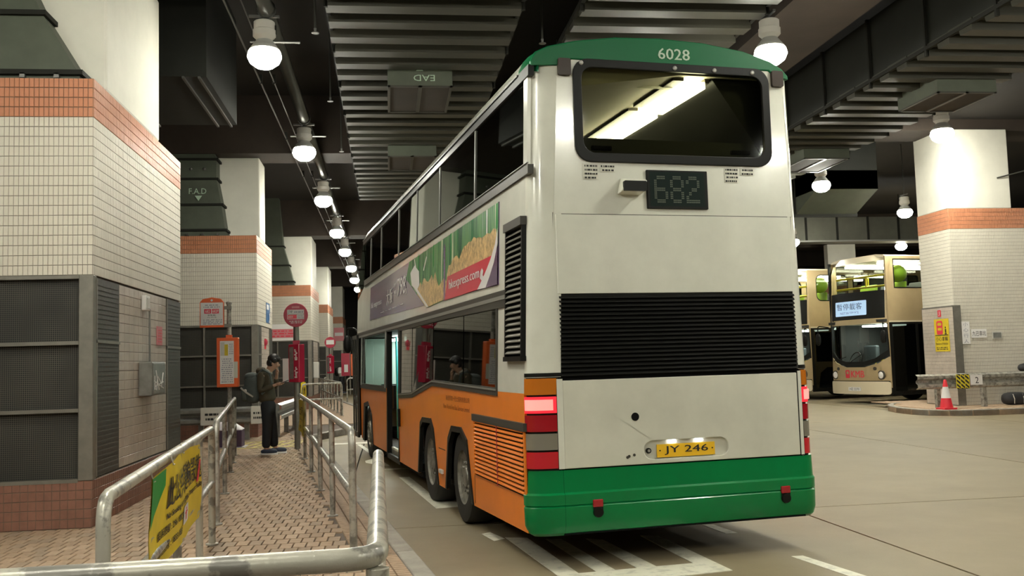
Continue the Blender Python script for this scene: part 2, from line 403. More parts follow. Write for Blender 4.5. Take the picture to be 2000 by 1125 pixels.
# border course beside the kerb
near = sorted([b for b in bricks if inframe(b[2], b[3]) and b[2] > -1.6], key=lambda b: b[3])[:300]
ns = set((b[0], b[1]) for b in near)
bmesh_v = []
for k in range(4):
    m = MB(); g = .004
    m.hexa([(g, g, -.05), (bw - g, g, -.05), (bw - g, bl - g, -.05), (g, bl - g, -.05)], [(g + .003, g + .003, 0), (bw - g - .003, g + .003, 0), (bw - g - .003, bl - g - .003, 0), (g + .003, bl - g - .003, 0)])
    me = m.mesh('brick'); me.materials.append(m_brick[k]); bmesh_v.append(me)
for b in near:
    o = bpy.data.objects.new('brick', R.choice(bmesh_v)); COL.objects.link(o); o.parent = plat; o.location = (b[0], b[1], PZ - .002 + R.uniform(-.002, .002))
fields = [MB() for _ in range(4)]
for b in bricks:
    if (b[0], b[1]) in ns: continue
    z = PZ - .002 + R.uniform(-.002, .002); g = .004
    fields[R.choice((0, 0, 1, 1, 2, 3))].tile((b[0] + g, b[1] + g, z - .015), (1, 0, 0), (0, 1, 0), (0, 0, 1), bw - 2 * g, bl - 2 * g, .015)
edge = MB()
y = 5.0
while y < 22.3:      # cross-laid course along the kerb
    for c in range(3):
        X1 = kx(y) - .155 - c * .11
        edge.tile((X1 - .105, y, PZ - .018), (1, -.0, 0), (-.1335, 1, 0), (0, 0, 1), .103, .062, .016)
    y += .068
for k, f in enumerate(fields): f.build('brick_field', m_brick[k], plat, kind='stuff', fix=False)
edge.build('kerb_course', m_brick[1], plat, kind='stuff', fix=False)
MB().prism([(-12, 26), (kx(20) + 2.3, 26), (.0, 27), (-2.9, 48), (-3.8, 70), (-12, 70)], PZ - .03, PZ).build('far_paving', m_brick[0], plat)
m = MB()
for a in ((19.0, 19.12), (19.75, 19.85), (20.5, 20.6)): m.box(-3.2, -1.75, *a, PZ, PZ + .004)
for k in range(6): m.hexa([(-3.1 + .22 * k, 19.1, PZ), (-3.04 + .22 * k, 19.1, PZ), (-2.8 + .22 * k, 20.5, PZ), (-2.86 + .22 * k, 20.5, PZ)], [(-3.1 + .22 * k, 19.1, PZ + .003), (-3.04 + .22 * k, 19.1, PZ + .003), (-2.8 + .22 * k, 20.5, PZ + .003), (-2.86 + .22 * k, 20.5, PZ + .003)])
tag(m.build('floor_marking', m_yellowline), 'faded yellow hatched marking on the paving behind the waiting man', 'floor marking', kind='structure')

# ------------------------------------------------------------------ ceiling, walls, beams
ce = T('ceiling', 'dark brown concrete ceiling slab with deep beams', 'ceiling', kind='structure')
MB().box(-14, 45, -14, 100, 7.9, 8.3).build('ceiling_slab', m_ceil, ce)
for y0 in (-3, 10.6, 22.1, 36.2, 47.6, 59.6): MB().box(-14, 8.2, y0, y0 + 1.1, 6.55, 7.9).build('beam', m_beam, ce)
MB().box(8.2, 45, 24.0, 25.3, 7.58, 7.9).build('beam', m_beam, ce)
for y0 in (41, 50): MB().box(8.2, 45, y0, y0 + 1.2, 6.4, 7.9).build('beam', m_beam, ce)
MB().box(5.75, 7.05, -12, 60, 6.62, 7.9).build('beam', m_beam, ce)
MB().box(-14.2, -13.9, -14, 100, 0, 8).build('wall_left', m_wall); MB().box(45, 45.3, -14, 100, 0, 8).build('wall_right', m_wall)
MB().box(-14, 45, 78, 78.3, 0, 8).build('wall_back', m_wall); MB().box(-14, 45, -14.3, -14, 0, 8).build('wall_front', m_wall)
for n, l in (('wall_left', 'dark wall far behind the tiled columns'), ('wall_right', 'dark wall beyond the parked buses'), ('wall_back', 'dark wall at the end of the station'), ('wall_front', 'dark wall behind the viewer')):
    tag(bpy.data.objects[n], l, 'wall', kind='structure')

# ------------------------------------------------------------------ tiled columns on the platform
def tilesheet(m, O, U, N, W, z0, z1, tw, th, d=.004, skip=0):
    O = Vector(O); nx = max(1, round(W / tw)); nz = max(1, round((z1 - z0) / th)); a, b = W / nx, (z1 - z0) / nz; U = Vector(U)
    for i in range(skip, nx):
        for k in range(nz): m.tile(O + U * (i * a + .0015) + Vector((0, 0, z0 + k * b + .002)), U, (0, 0, 1), N, a - .003, b - .0045, d)
def column(X, Y, dep, Wf, fr, wc0, wc1, label, detail=False, ztop=6.56, ext=0):
    """X: platform-side face, Y: near face, dep along y, Wf width to the left, wc0..wc1: span of the white shaft"""
    t = T('tiled_column', label, 'column', (X, Y, PZ), group='tiled columns along the platform', kind='structure')
    zb, zg0, zg1, zt0, zt1 = 0, .48, 2.48, 4.11, 4.51     # local heights
    H = -Wf
    core = MB(); core.box(H, 0, .0, dep, 0, .47); core.box(H, 0, 0, dep, 2.5, 4.51); core.box(H, -.02, .12, dep - .02, .47, 2.5)
    core.build('core', m_grout, t)
    nt_ = 18 if detail else 0
    tw, th = .0475, .1025
    m = MB(); tilesheet(m, (-.001, 0, 0), (-1, 0, 0), (0, -1, 0), Wf, zg1 + .02, zt0, tw, th, skip=nt_)
    tilesheet(m, (0, .001, 0), (0, 1, 0), (1, 0, 0), dep, zg1 + .02, zt0, tw, th)
    m.build('tile_field', m_tile, t, kind='stuff', fix=False)
    m = MB(); tilesheet(m, (-.001, 0, 0), (-1, 0, 0), (0, -1, 0), Wf, zt0, zt1, tw, .1, .008, skip=nt_)
    tilesheet(m, (0, .001, 0), (0, 1, 0), (1, 0, 0), dep, zt0, zt1, tw, .1, .008)
    m.build('band_tile_field', m_band, t, kind='stuff', fix=False)
    m = MB(); tilesheet(m, (-.001, 0, 0), (-1, 0, 0), (0, -1, 0), Wf, 0, zg0 - .02, .075, .1)
    tilesheet(m, (0, .001, 0), (0, 1, 0), (1, 0, 0), dep, 0, zg0 - .02, .075, .1)
    m.build('base_tile_field', m_base, t, kind='stuff', fix=False)
    if detail:
        nx = round(Wf / tw); a = Wf / nx; nz = round((zt0 - zg1 - .02) / th); b = (zt0 - zg1 - .02) / nz
        for nm, mat, zz, n, hh, dd in (('tile', m_tile, zg1 + .02, nz, b, .004), ('band_tile', m_band, zt0, 4, .1, .008)):
            mm = MB().tile((0, 0, 0), (-1, 0, 0), (0, 0, 1), (0, -1, 0), a - .003, hh - .0045, dd); me = mm.mesh(nm); me.materials.append(mat)
            for i in range(nt_):
                for k in range(n):
                    o = bpy.data.objects.new(nm, me); COL.objects.link(o); o.parent = t; o.location = (-.001 - i * a - .0015, -R.uniform(0, .0012), zz + k * hh + .002)
    # front opening: wire mesh behind a steel frame
    m = MB().box(H, -.14, .06, .09, zg0, zg1); m.build('wire_mesh', m_mesh, t)
    MB().box(-.13, .012, -.012, .1, zg0 - .02, zg1 + .02).build('corner_post', m_steel, t, bevel=.008)
    for z in (zg0 - .02, 1.15, 1.82, zg1): MB().box(H, -.13, -.008, .05, z - .018, z + .018).build('frame_bar', m_steel, t)
    for x in fr: MB().box(x - .02, x + .02, .0, .05, zg0, zg1).build('frame_bar', m_steel, t)
    # side: two louvred panels with a pale tiled infill
    l1 = min(.85, dep * .22)
    for y0, y1 in ((.1, .1 + l1), (dep - l1 - .03, dep - .03)):
        p = MB().box(-.01, .003, y0, y1, zg0, zg1).build('louvre_panel', m_louv, t)
        sm = MB()
        for k in range(40):
            z = zg0 + .03 + k * .0487; sm.box(.003, .007, y0 + .03, y1 - .03, z, z + .022)
        sm.build('louvre_slat', m_louv, p, kind='stuff')
        MB().box(.0, .016, y0, y1, 1.82, 1.85).build('frame_bar', m_steel, p); MB().box(.0, .016, y0, y0 + .025, zg0, zg1).build('frame_bar', m_steel, p)
    m = MB(); tilesheet(m, (-.004, .1 + l1 + .02, 0), (0, 1, 0), (1, 0, 0), dep - 2 * l1 - .17, zg0, zg1, .2, .105)
    m.build('infill_tile', m_tile2, t, kind='stuff', fix=False); MB().box(-.03, -.004, .1 + l1, dep - l1 - .03, zg0, zg1).build('infill_backing', m_grout, t)
    # white shaft above
    MB().box(-1.15, .0, wc0 - Y, wc1 - Y, 4.51, ztop - PZ).build('shaft', m_plaster, t, bevel=.03)
    return t
c1 = column(-2.93, 10.05, 4.1, 2.6, [-1.5], 10.52, 12.9, 'nearest tiled column with a large wire mesh vent and grey service box', True)
c2 = column(-2.9, 22.0, 2.8, 2.6, [-1.15], 22.6, 23.6, 'second tiled column along the platform behind the orange bus stop pole')
c3 = column(-2.78, 35.6, 4.1, 2.4, [-1.2], 36.4, 38.6, 'third tiled column along the platform behind the round red bus stop sign')
c4 = column(-2.86, 47.0, 4.1, 2.4, [-1.2], 47.6, 50, 'fourth tiled column seen between the red stop sign and the bus mirror')
c5 = column(-2.72, 59.0, 4.1, 2.4, [-1.2], 59.6, 62, 'last tiled column at the far end of the platform')
# fittings on the columns
b = T('service_box', 'grey metal service box smeared with white paint on the nearest column', 'box', (-2.93, 12.15, 1.58))
MB().box(.006, .16, -.33, .33, -.2, .2).build('box_body', m_greybox, b, bevel=.01); MB().box(.16, .168, -.31, .31, -.18, .18).build('box_lid', m_greybox, b, bevel=.004)
m = MB()
for k in range(9): m.tube([(.171, R.uniform(-.28, .28), R.uniform(-.15, -.02)), (.171, R.uniform(-.28, .28), R.uniform(-.1, .1))], .006, 5)
m.build('paint_smear', m_paper, b, kind='stuff'); MB().tube([(.03, .1, .2), (.03, .1, .85)], .012, 8).build('conduit', m_greybox, b)
b = T('wall_socket', 'small white box fitting high on the nearest column', 'box', (-2.93, 12.05, 2.49)); MB().box(.004, .06, -.1, .1, -.09, .09).build('socket_body', m_paper, b, bevel=.01)
MB().box(.06, .066, -.06, .06, -.06, .06).build('socket_face', m_house, b)
b = T('notice_plate', 'faded red notice plate on pink tiles of the nearest column', 'sign', (-2.93, 12.85, 2.12)); MB().box(.004, .014, -.14, .14, -.12, .12).build('plate', m_pink, b); lines('print', (.016, -.11, -.09), (0, 1, 0), (0, 0, 1), .22, .18, 5, m_inkred, b)
b = T('poster', 'blue and white poster on the side of the second column', 'poster', (-2.9, 23.9, 3.0)); MB().box(.006, .016, -.34, .34, -.24, .24).build('sheet', m_blue, b)
MB().box(.016, .02, .05, .33, -.22, .0).build('white_patch', m_paper, b); MB().box(.016, .02, -.3, .1, .08, .2).build('white_patch', m_paper, b); MB().ball((.02, .12, -.1), (.01, .1, .12), 10, 6).build('emblem', m_blue, b)
b = T('notice_board', 'pink printed notice on the third column behind the red disc', 'sign', (-3.75, 35.58, 2.95)); MB().box(-.55, .55, -.02, 0, -.3, .3).build('board', m_paper, b)
MB().box(-.52, .52, -.026, -.02, -.2, .12).build('pink_band', m_pink, b); lines('print', (-.5, -.03, -.18), (1, 0, 0), (0, 0, 1), 1.0, .28, 3, m_inkred, b)
b = T('alarm_bell', 'small red alarm bell on the side of the second column', 'bell', (-2.9, 23.3, 2.28)); MB().lathe([(.09, 0), (.09, .03), (.06, .06), (.01, .07)], axis='x', n=14).build('gong', m_signred, b); MB().box(0, .03, -.04, .04, -.16, -.08).build('striker_box', m_inkred, b)
b = T('emergency_phone', 'pale grey phone hood on the side of the third column', 'phone', (-2.78, 36.6, 1.55)); MB().box(.0, .2, -.25, .25, -.3, .3).build('hood', m_house, b, bevel=.03); MB().box(.2, .21, -.18, .18, -.22, .2).build('panel', m_greybox, b)

# vent ducts rising from the column tops
def riser(Y, secs, xl, dep, label, fad=None):
    t = T('vent_duct', label, 'duct', (xl, Y, secs[0][0]), group='flared vent ducts on the columns')
    for i in range(len(secs) - 1):
        (z0, x0, d0), (z1, x1, d1) = secs[i], secs[i + 1]
        q = lambda x, z, d: [(0 - .0, d, z - secs[0][0]), (x - xl, d, z - secs[0][0]), (x - xl, d + dep, z - secs[0][0]), (0, d + dep, z - secs[0][0])]
        MB().hexa(q(x0, z0, d0), q(x1, z1, d1)).build('duct_section', m_duct, t)
        if i: f = MB().hexa(q(x0 + .05, z0 - .025, d0 - .05), q(x0 + .05, z0 + .025, d0 - .05)).build('flange', m_flange, t)
    m = MB()
    for k in range(5): m.box(secs[0][1] - xl - .25 - .33 * k, secs[0][1] - xl - .2 - .33 * k, -.05, 0, .02, .07)
    m.build('flange_clip', m_rodm, t, kind='stuff')
    return t
riser(10.14, [(4.66, -3.08, 0), (4.74, -3.1, 0), (5.38, -3.48, .05), (6.2, -3.85, .1), (7.9, -3.9, .1)], -5.5, .45, 'olive green flared vent duct on top of the nearest column')
d2 = riser(22.1, [(4.66, -3.53, 0), (4.8, -3.6, 0), (5.38, -3.68, .02), (5.97, -3.79, .04), (6.42, -3.79, .04), (7.0, -3.95, .1), (7.9, -4.2, .2)], -5.2, .5, 'dark green vent duct lettered F.A.D on the second column')
text('lettering', 'F.A.D', (-4.38 + 5.2, -.02, 5.62 - 4.66), (1, 0, 0), (0, .05, 1), .38, .13, m_num, d2)
MB().add([(-4.25 + 5.2, -.03, .92), (-4.09 + 5.2, -.03, .92), (-4.17 + 5.2, -.035, .8)], [(0, 2, 1)]).build('arrow', m_num, d2, fix=False)
for x in (-4.62, -4.35, -4.05): MB().lathe([(.035, 0), (.035, -.02), (.015, -.03)], (x + 5.2, .04, 6.2 - 4.66), 10, 'y').build('gauge_plug', m_rodm, d2)
riser(35.65, [(4.66, -3.35, 0), (4.8, -3.4, 0), (5.4, -3.55, .02), (6.1, -3.75, .04), (7.9, -3.9, .1)], -5.0, .5, 'green vent duct on the third column above the round sign')
riser(47.05, [(4.66, -3.35, 0), (4.8, -3.4, 0), (5.4, -3.6, .02), (7.9, -4.2, .1)], -5.0, .5, 'dark vent duct on the fourth column')
riser(59.05, [(4.66, -3.3, 0), (4.8, -3.35, 0), (5.4, -3.55, .02), (7.9, -4.1, .1)], -5.0, .5, 'dark vent duct on the farthest column')

# overhead ribbed ducts
def ribbed(x0, x1, y0, y1, z, zt, label, fads=(), lettered=False):
    t = T('ribbed_duct', label, 'duct', ((x0 + x1) / 2, y0, z)); hw = (x1 - x0) / 2; L = y1 - y0
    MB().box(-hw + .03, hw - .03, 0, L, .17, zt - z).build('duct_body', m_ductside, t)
    n = round(L / .6); p = L / n
    me = MB().prism([(0, 0), (.3, .012), (.33, .13), (.6, .14), (.6, .19), (0, .19)], -hw, hw, lambda y, zz, x: (x, y, zz))
    me = me.mesh('duct_rib'); me.materials.append(m_ductpan)
    bm = bmesh.new(); bm.from_mesh(me); bmesh.ops.recalc_face_normals(bm, faces=bm.faces); bm.to_mesh(me); bm.free()
    for k in range(n):
        o = bpy.data.objects.new('duct_rib', me); COL.objects.link(o); o.parent = t; o.location = (R.uniform(-.012, .012), k * p, R.uniform(0, .015))
        if k % 3 == 0:
            for sx in (-1, 1): MB().box(sx * hw - .025, sx * hw + .025, k * p, k * p + .05, .0, zt - z).build('side_flange', m_flange, t)
    for sx in (-1, 1): MB().box(sx * hw - .03, sx * hw + .03, 0, L, .1, .16).build('edge_angle', m_flange, t)
    for (a, b, c, d) in fads:
        f = MB().box(a - (x0 + x1) / 2, b - (x0 + x1) / 2, c - y0, d - y0, -.2, .1).build('grille_box', m_duct, t)
        A, B, Cc, D = a - (x0 + x1) / 2, b - (x0 + x1) / 2, c - y0, d - y0; mid = (A + B) / 2
        for q0, q1 in ((A + .04, mid - .03), (mid + .03, B - .04)):
            MB().box(q0, q1, Cc + .06, D - .06, -.212, -.2).build('grille', m_beam, f)
        m = MB(); m.box(A, B, Cc, Cc + .04, -.225, -.2); m.box(A, B, D - .04, D, -.225, -.2); m.box(A, A + .04, Cc, D, -.225, -.2); m.box(B - .04, B, Cc, D, -.225, -.2); m.box(mid - .03, mid + .03, Cc, D, -.225, -.2)
        m.build('grille_frame', m_trim, f)
    return t, (x0 + x1) / 2, y0
da, ax, ay = ribbed(-.72, 1.86, 5, 27.4, 6.3, 6.53, 'wide ribbed duct hung over the platform side of the green topped bus', [(.07, 1.1, 15.1, 16.7), (.07, 1.1, 20.3, 21.8)])
text('lettering', 'EAD', (.82 - ax, 15.09 - ay, -.03), (-1, 0, 0), (0, 0, -1), .34, .1, m_num, da)
MB().add([(.52 - ax, 15.085 - ay, .03), (.64 - ax, 15.085 - ay, .03), (.58 - ax, 15.085 - ay, .1)], [(0, 1, 2)]).build('arrow', m_num, da, fix=False)
ribbed(2.66, 5.24, 5, 34, 6.3, 6.53, 'wide ribbed duct directly above the green roof of the near bus')
ribbed(8.58, 10.85, 5, 36, 6.3, 7.55, 'deep ribbed duct over the open road beside the stout column', [(9.5, 10.6, 15.2, 16.5), (9.5, 10.6, 20.6, 22.2)])
t = T('transverse_duct', 'plain sheet metal duct crossing above the gold bus', 'duct', (17, 33.2, 5.75))
MB().box(-5.5, 5, 0, 1.2, 0, .85).build('duct_body', M('sheet_duct', (.15, .15, .12), .4, .3, noise=(2, .2)), t)
for k in range(9): MB().box(-5.4 + 1.2 * k, -5.33 + 1.2 * k, -.04, 0, -.03, .88).build('flange', m_flange, t)
MB().box(-5.5, 5, -.05, 0, -.06, 0).build('edge_angle', m_alu, t)
for x in (-4, 0, 4): MB().tube([(x, .6, .8), (x, .6, 2.16)], .02, 6).build('hanger_rod', m_rodm, t)
t = T('hanging_duct', 'big dark duct box hung between first and second columns', 'duct', (-3.4, 14.4, 6.0))
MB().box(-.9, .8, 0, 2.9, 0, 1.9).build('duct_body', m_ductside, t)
for x in (-.55, .45, .68): MB().box(x, x + .035, -.02, 2.95, -.03, 0).build('strap', m_rodm, t)
t = T('hanging_duct', 'dark duct elbow hung beyond the ribbed duct near the stout column', 'duct', (13, 26, 6.0))
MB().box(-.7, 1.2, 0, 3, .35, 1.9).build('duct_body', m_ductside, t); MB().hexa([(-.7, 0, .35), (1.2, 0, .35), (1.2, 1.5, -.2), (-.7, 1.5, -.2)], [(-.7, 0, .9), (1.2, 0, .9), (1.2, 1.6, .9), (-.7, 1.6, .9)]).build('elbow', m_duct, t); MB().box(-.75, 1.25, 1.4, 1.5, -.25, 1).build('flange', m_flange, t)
# pipes along the lamp row
t = T('ceiling_pipe', 'thick dark pipe running above the row of platform lamps', 'pipe', (-1.52, 4, 6.42)); MB().tube([(0, 0, 0), (0, 55, 0)], .1, 14).build('pipe_run', m_pipe, t, smooth=True)
m = MB()
for k in range(10): m.lathe([(.125, 0), (.125, .06)], (0, 3 + 5.7 * k, 0), 14, 'y')
m.build('coupling', m_pipe, t, kind='stuff')
for k in range(9): MB().tube([(-.35, 4 + 5.7 * k, -.12), (.35, 4 + 5.7 * k, -.12)], .018, 6).build('bracket', m_rodm, t)
for x, l in ((-2.02, 'thin bright conduit running along left of the platform lamps'), (-1.8, 'thin dark conduit beside the thick pipe over the platform')):
    t = T('conduit', l, 'pipe', (x, 4, 6.4)); MB().tube([(0, 0, 0), (0, 50, 0)], .014 if x < -1.9 else .01, 6).build('conduit_run', m_rodm, t)
    m = MB()
    for k in range(12): m.box(-.03, .03, 4 * k, 4 * k + .03, -.02, .13)
    m.build('clip', m_flange, t, kind='stuff')
for x, y, w_ in ((-.9, 12.9, 'nearest the viewer, beside the ribbed duct edge'), (-.9, 16.3, 'second along the ribbed duct edge'), (-.9, 20.2, 'third along the ribbed duct edge'), (2.26, 13.2, 'between the two wide ribbed ducts')):
    t = T('sprinkler', 'small sprinkler head on a drop pipe, ' + w_, 'sprinkler', (x, y, 6.2), group='ceiling sprinklers')
    MB().tube([(0, 0, 0), (0, 0, 1.7)], .015, 6).build('drop_pipe', m_pipe, t); MB().lathe([(.05, -.04), (.05, -.03), (.015, -.02), (.02, .03)], n=12).build('head', m_rodm, t)

# ------------------------------------------------------------------ lamps
def lamp_proto(dome=m_lamp):
    t = T('pendant_lamp', 'x', 'lamp', (0, 0, 0), group='bulbous pendant lamps')
    MB().lathe([(.02, -.16), (.11, -.15), (.19, -.09), (.225, -.01), (.21, .06), (.15, .12), (.08, .14)], n=24).build('dome', dome, t, smooth=True)
    MB().lathe([(.2, .085), (.155, .15), (.1, .22), (.095, .24)], n=24).build('reflector', m_refl, t, smooth=True)
    MB().lathe([(.1, .22), (.13, .25), (.15, .27), (.15, .35), (.138, .36), (.138, .46), (.12, .475)], n=24).build('housing', m_house, t, smooth=.6)
    MB().box(.09, .16, -.015, .015, .3, .42).build('latch', m_flange, t)
    MB().tube([(0, 0, .47), (0, 0, .56)], .02, 8).build('stem', m_rodm, t); MB().box(-.2, .2, -.02, .02, .53, .56).build('hanger_bar', m_rodm, t)
    return t
LP = [(-1.56, 12.8, 5.8, 1, 'nearest bright lamp over the platform, above the first column'),
      (-1.54, 18.64, 5.8, 1, 'second bright lamp in the row over the platform'),
      (-1.54, 24.14, 5.8, 1, 'third bright lamp in the row over the platform'),
      (-1.52, 30.07, 5.8, 1, 'fourth lamp in the platform row, just beyond the crossbeam'),
      (-1.5, 35.13, 5.8, 1, 'fifth lamp in the platform row, fairly distant'),
      (-1.5, 41.1, 5.8, 1, 'sixth lamp in the platform row, small with distance'),
      (-1.56, 46.79, 5.8, 1, 'seventh lamp in the platform row, beside the bus roof edge'),
      (5.32, 12.42, 5.8, 1, 'bright lamp right over the roof corner of the near bus'),
      (11.1, 23.15, 5.93, 1.03, 'lamp beside the deep ribbed duct beyond the near bus'),
      (14.17, 22.6, 7.14, 1.3, 'lamp glaring on the white shaft of the stout column'),
      (15.56, 27.0, 5.8, 1, 'lamp in front of the transverse duct left of the stout column'),
      (20.42, 35.87, 5.8, 1, 'lamp above the roof of the gold bus'),
      # the rows go on behind the viewer and beyond the bus
      (-1.56, 7.2, 5.8, 1, 'lamp of the platform row overhead, before the first column'),
      (5.4, 6.3, 5.8, 1, 'lamp of the road row overhead behind the near bus'), (5.54, -.17, 5.8, 1, 'lamp of the road row over the viewer'),
      (5.32, 18.4, 5.8, 1, 'lamp of the road row hidden behind the near bus'), (5.32, 24.5, 5.8, 1, 'lamp of the road row far behind the near bus'),
      (11.15, 10.5, 5.8, 1, 'lamp overhead on the open road, out of frame'), (11.0, 4.7, 5.8, 1, 'lamp overhead at the side of the viewer'), (10.7, -1.0, 5.8, 1, 'lamp behind the viewer over the open road'), (10.75, 16.4, 5.8, 1, 'lamp under the deep duct nearest the stout column'),
      (16.5, 14, 5.8, 1, 'lamp beyond the frame before the stout column'), (21, 20, 5.8, 1, 'lamp behind the stout column, beyond the frame'), (14, 31.6, 5.5, 1, 'lamp hidden behind the near bus over parked buses'),
      (-1.56, 52.5, 5.8, 1, 'eighth lamp of the platform row, hidden by the bus'), (-1.56, 1.4, 5.8, 1, 'lamp of the platform row over the viewer'), (-1.56, -4, 5.8, 1, 'lamp of the platform row behind the viewer'), (-5.2, 4.0, 5.8, 1, 'unseen lamp added left over the platform to brighten the first column'), (-5.2, -2.0, 5.8, 1, 'unseen lamp added behind the viewer to brighten the platform and first column')]  # the last two lamps are added to brighten the first column and paving
LP = [p for p in LP if p[4] != 'lamp under the deep duct nearest the stout column']
proto = lamp_proto(m_lamp2); proto2 = lamp_proto(); proto3 = lamp_proto(m_lamp3); used = [False] * 3
SRC = (proto, proto2, proto3)
for i, (x, y, z, s, l) in enumerate(LP):
    k = 2 if i == 0 else 0 if x < 0 and y > 10 else 1; p_ = SRC[k]; o = p_ if not used[k] else copy_tree(SRC[k])
    if not used[k]: used[k] = True
    o.location = (x, y, z); o['label'] = l; o.scale = (s, s, s)
    if x > 0:
        o.rotation_euler.z = PI / 2; top = 7.6 if (x, y) == (14.17, 22.6) else 7.9 if x < 40 else 6.6
        MB().tube([(0, 0, .55), (0, 0, (7.9 - z) / s)], .015, 6).build('drop_rod', m_pipe, o)

# ------------------------------------------------------------------ the near double decker (local x across from nearside, y forward from the rear, z up)
bus = T('double_decker_bus', 'large white double decker bus with orange skirt and green rear, standing in the bay', 'bus', (BX, BY, 0), .14478)
vL = lambda z: max(0, z - 1.4) * .0365
LEN = 12.05
def side(polys, t, mat, name, off=0, right=False, bevel=0, parent=bus, smooth=False):
    if right: fn = lambda u, z, w: (2.56 - vL(z) + off - w, u, z)
    else: fn = lambda u, z, w: (vL(z) - off + w, u, z)
    return MB().plate(polys, t, fn).build(name, mat, parent, smooth=smooth, bevel=bevel)
def rear(polys, t, mat, name, off=0, parent=bus, bevel=0, u0=0):
    return MB().plate(polys, t, lambda v, z, w: (v, u0 - off + w, z)).build(name, mat, parent, bevel=bevel)
# left side skins
a2 = [(3.3, .24), (3.12, .85), (2.92, .99), (2.46, 1.0), (2.2, .89), (1.97, .24)]
a1 = [(5.05, .24), (4.83, .93), (4.66, 1.0), (4.12, 1.01), (3.96, .9), (3.7, .24)]
a0 = [(10.95, .24), (10.7, .97), (10.16, 1.02), (9.75, .87), (9.6, .24)]
sk = [(.12, .3), (1.97, .27)] + a2[::-1][1:-1] + [(3.3, .27), (3.7, .27)] + a1[::-1][1:-1] + [(5.05, .27), (6.6, .27), (6.6, 1.22), (5.436, 1.22), (4.0, 1.4), (.12, 1.4)]
side([sk], .03, m_orange, 'skirt_panel')
sk2 = [(7.85, .3), (9.6, .3)] + a0[::-1][1:-1] + [(10.95, .3), (11.25, .3), (11.25, 1.3), (7.85, 1.3)]
side([sk2], .03, m_orange, 'skirt_panel')
side([rect(6.6, 7.85, .22, .3)], .04, m_black, 'sill', 0); side([rect(5.05, 9.6, .2, .28)], .03, m_blackm, 'lower_sill', -.06)
for a in (a2, a1, a0):
    q = [(u, max(z, .28)) for u, z in a]; cx = sum(u for u, z in q) / 6
    inn = [(cx + (u - cx) * .9, z if z < .4 else z - .06) for u, z in q]
    side([q[:6] + inn[::-1]], .05, m_black, 'arch_trim', .015)
# white lower quarter panel behind the last window, and pillars round the windows
side([rect(.11, .95, 1.4, 2.22)], .03, m_white, 'quarter_panel')
wl = [(.95, 1.36), (3.98, 1.40), (5.44, 1.22), (6.6, 1.18), (6.6, 2.2), (.95, 2.2)]
def shrink(p, d):   # simple inward offset towards the centroid
    cx, cy = sum(x for x, y in p) / len(p), sum(y for x, y in p) / len(p)
    return [(x + (d if x < cx else -d), y + (d if y < cy else -d)) for x, y in p]
fr = side([wl, [(1.0, 1.43), (3.98, 1.47), (5.44, 1.29), (6.55, 1.25), (6.55, 2.15), (1.0, 2.15)]], .04, m_trim, 'window_frame', .012)
side([[(.97, 1.405), (3.98, 1.445), (5.44, 1.265), (6.57, 1.225), (6.57, 1.235), (5.44, 1.278), (3.98, 1.458), (.97, 1.42)]], .01, m_alu, 'frame_strip', .02)
for q in ([(1.0, 1.43), (2.36, 1.449), (2.36, 2.15), (1.0, 2.15)], [(2.40, 1.45), (3.98, 1.47), (4.0, 1.467), (4.0, 2.15), (2.40, 2.15)], [(4.04, 1.462), (5.44, 1.29), (5.5, 1.288), (5.5, 2.15), (4.04, 2.15)], [(5.54, 1.286), (6.55, 1.25), (6.55, 2.15), (5.54, 2.15)]):
    side([q], .008, m_glassd, 'window_pane', -.01)
# front lower window and doors
side([rect(7.85, 11.25, 1.24, 2.22), rect(8.0, 11.05, 1.33, 2.18)], .04, m_trim, 'window_frame', .01)
for u0 in (7.86, 11.05): side([rect(u0, u0 + .08, 1.3, 2.2)], .02, m_alu, 'window_pillar', .02)
for u0, u1 in ((8.0, 9.5), (9.54, 11.05)): side([rect(u0, u1, 1.33, 2.18)], .008, m_glassc, 'window_pane', -.01)
# mid door opening (open door leaf slid aside, step and rails)
side([rect(6.6, 6.68, .28, 2.2)], .08, m_black, 'door_frame', .01); side([rect(7.78, 7.86, .28, 2.2)], .08, m_black, 'door_frame', .01)
MB().box(.06, .6, 6.68, 7.78, .28, .36).build('door_step', m_alu, bus); MB().box(.06, .1, 6.68, 7.78, .36, .39).build('step_edge', m_paint, bus)
MB().box(.35, 1.6, 6.55, 6.62, .36, 2.3).build('door_leaf', m_black, bus); MB().box(.35, 1.6, 7.85, 7.9, .36, 2.3).build('door_leaf', m_black, bus)
MB().tube(fillet([(.12, 6.78, .5), (.12, 6.78, 1.15), (.3, 6.74, 1.35), (.3, 6.74, 1.9)], .1), .022, 8).build('grab_rail', m_teal, bus, smooth=True)
MB().tube([(-.02, 6.48, .78), (-.02, 6.48, 1.03)], .02, 8).build('flap_handle', m_black, bus); MB().box(-.03, .0, 3.42, 3.6, .42, .47).build('marker_lamp', m_house, bus, bevel=.01)
# front entrance door, standing open off the side
MB().box(-.05, -.03, 11.32, 12.05, .33, 2.22).build('entrance_door', m_glassc, bus); MB().box(.5, .55, 11.3, 12.0, .36, 2.2).build('door_lining', m_inth, bus)
m = MB(); m.box(-.06, -.02, 11.28, 11.36, .3, 2.25); m.box(-.06, -.02, 12.0, 12.08, .3, 2.25); m.box(-.06, -.02, 11.28, 12.08, .3, .4); m.box(-.06, -.02, 11.28, 12.08, 2.17, 2.25); m.box(-.06, -.02, 11.63, 11.7, .3, 2.25)
m.build('entrance_door_frame', m_trim, bus)
